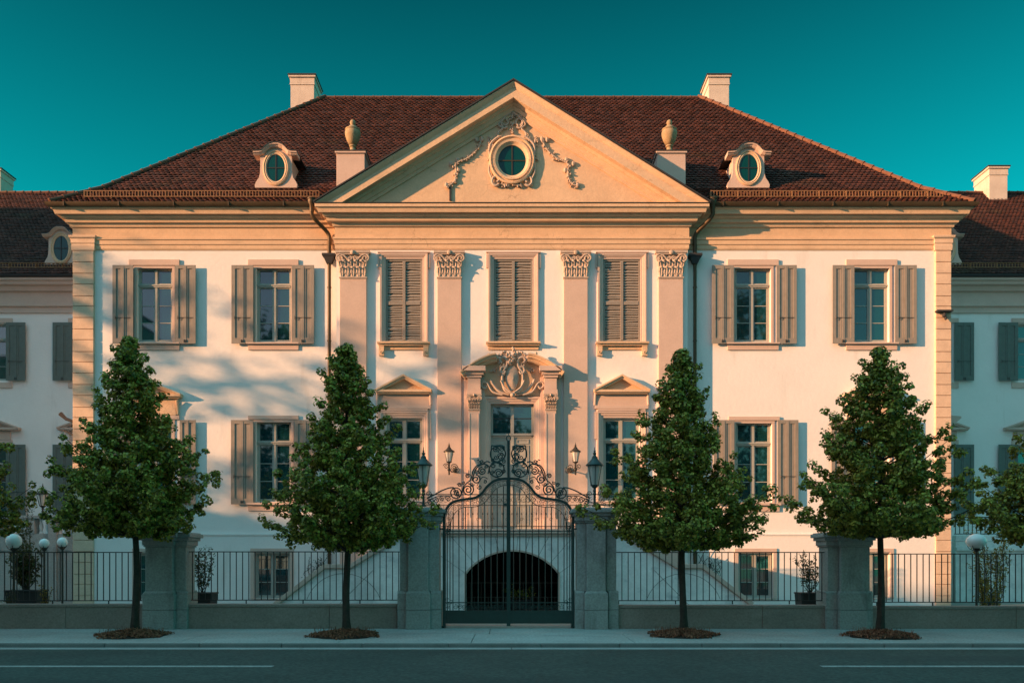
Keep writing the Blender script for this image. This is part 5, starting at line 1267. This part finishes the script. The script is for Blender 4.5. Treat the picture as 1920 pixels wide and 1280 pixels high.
m = MB(); m.box(xa, xb, YS_+.10, YS_+.14, Z(970,YS_), Z(968,YS_)); m.box(xa, xb, YS_+.10, YS_+.13, Z(1001,YS_), Z(999.5,YS_))
x = xa+.05
while x < xb: m.box(x-.012, x+.012, YS_+.105, YS_+.129, Z(999.4,YS_), Z(970.1,YS_)); x += .165
m.build('railing', M['fence'], st2)
def globe(px, py, rpx, Yg, lab, rz=1.0):
    x, z, r_ = X(px,Yg), Z(py,Yg), rpx*Yg/F
    t = thing('globe_lamp', lab, 'lamp', (x, Yg, 0), 'white globe lamps')
    m = MB(); m.lathe((x,Yg,z), [(max(r_*sin(pi*i/14),.004), -r_*rz*cos(pi*i/14)) for i in range(15)], 24); m.build('globe', M['globe'], t, smooth=True)
    m = MB(); m.lathe((x,Yg,0), [(.08,-.03),(.08,.03),(.03,.06),(.028,z-r_*rz-.08),(.05,z-r_*rz-.07),(.09,z-r_*rz),(.05,z-r_*rz+.02)], 12)
    for k in range(5):
        a = 2*pi*k/5; m.tube(smoothpts([(x,Yg,z-r_*rz-.06),(x+cos(a)*r_*.6,Yg+sin(a)*r_*.6,z-r_*rz-.01),(x+cos(a)*r_*.85,Yg+sin(a)*r_*.85,z-r_*rz*.6)],4), .009, 4)
    m.build('lamp_post', M['lampmetal'], t, smooth=True)
globe(26, 1014, 14, 21.2, 'large white globe lamp nearest the left edge'); globe(83, 1018, 9, 24.5, 'small white globe lamp between two others on the left'); globe(117, 1016, 9.5, 25.5, 'white globe lamp nearest the left corner of the mansion')
globe(1831, 1014, 18, 21.2, 'large white globe lamp behind the far right railing', .78)

# ------------------------------------------------------------ the other side of the street (outside the frame; shades the street, reflected in the glass) and shade blocks added on the left
def block(name, label, x0, x1, y0, y1, h, facing=1):
    b = thing(name, label, 'building', ((x0+x1)/2, (y0+y1)/2, 0)); m = MB(); m.box(x0, x1, y0, y1, -.05, h); m.build('wall', M['plaster2'], b)
    m = MB(); cy = (y0+y1)/2; m.add([(x0-.3,y0-.3,h+.003),(x1+.3,y0-.3,h+.003),(x1+.3,y1+.3,h+.003),(x0-.3,y1+.3,h+.003),(x0+3,cy,h+.35),(x1-3,cy,h+.35)], [(0,1,5,4),(1,2,5),(2,3,4,5),(3,0,4),(0,3,2,1)]); m.build('roof', M['tile'], b)
    m = MB(); yy = y1 if facing > 0 else y0
    for i in range(int((x1-x0)/3.2)):
        for j in range(int(h/3.6)):
            xx = x0+1.2+i*3.2; zz = 1.0+j*3.6; m.box(xx, xx+1.2, yy-.02, yy+.03, zz, zz+2)
    m.build('windows', M['glass'], b)
block('opposite_building', 'plain rendered block across the street to the left', -135, -30, -22, -3.2, 20.4)
block('shade_block_low', 'narrow block added left along the street to shade the lower facade', -52, -46.5, 14.2, 19.0, 11.4)  # unseen, added to shade the lower left of the facade
block('shade_block_gap', 'block added between the low and tall shade blocks to stop sun passing', -61.5, -51.1, 19.2, 22.1, 20.8)  # unseen, added to close the gap where sun reached the left side
block('shade_block_tall', 'tall block added further left to shade the left wing', -62, -51, 22.2, 30.5, 25.7)  # unseen, added to keep the left wing in shade
def bigtree(x, y, h, r, zb, label, seed, nc, per, leaf, clr, m='leaf_dark'):
    # built with the same tree builder, in its own metric frame
    Yt = 10.0
    rs = np.random.RandomState(seed); rd = random.Random(seed)
    t = thing('street_tree', label, 'tree', (x, y, 0)); tr = MB(); tr.tube([(x,y,-.1),(x+.1,y,h*.4),(x-.1,y+.1,h*.8)], .22, 9, .06); tr.build('trunk', M['bark'], t, smooth=True)
    lb = MB(); CL = []
    for i in range(40):
        z = zb+(h-zb)*rd.random()*.85; a = rd.uniform(0,2*pi); f_ = (z-zb)/(h-zb); L_ = r*sqrt(max(1-(f_*1.05-.35)**2*1.6, .05))*rd.uniform(.6,1)
        e_ = (x+cos(a)*L_, y+sin(a)*L_, z+L_*.35); lb.tube([(x,y,z-.3),((x+e_[0])/2,(y+e_[1])/2,z+.1*L_),e_], .07, 4, .015); 
        for v in (.5,.75,1): CL.append((x+(e_[0]-x)*v, y+(e_[1]-y)*v, z+L_*.35*v))
    lb.build('branches', M['bark'], t)
    while len(CL) < nc:
        f_ = rd.random(); a = rd.uniform(0,2*pi); rr = r*sqrt(max(1-(f_*1.05-.35)**2*1.6, .02))*rd.random()**.5*(1+.2*sin(3*a+f_*9)); CL.append((x+cos(a)*rr, y+sin(a)*rr, zb+(h-zb)*f_))
    CL = np.array(CL); idx = rs.randint(0, len(CL), nc*per); D = rs.normal(size=(len(idx),3)); leaves_mesh('crown', CL[idx]+D*clr, D+np.array([0,0,.5]), leaf, M[m], t, rs)
bigtree(-45, 18.3, 20.5, 2.4, 10.5, 'slender tree by the low shade block', 70, 170, 10, .16, .13)
bigtree(-41, 16.0, 18.5, 2.6, 9.0, 'small light tree by the low shade block', 71, 210, 11, .16, .13)
for i, (x, y, h, r_) in enumerate([(-21,-14,22,4.2),(-10,-12,13,4),(-2,-14,14,4),(6,-13,13,4),(21,-14,24,4.6)]):
    bigtree(x, y, h, r_, 4.0, 'broad tree across the street, number %s from the left bend' % ['one','two','three','four','five'][i], 80+i, 220, 24, .42, .75)
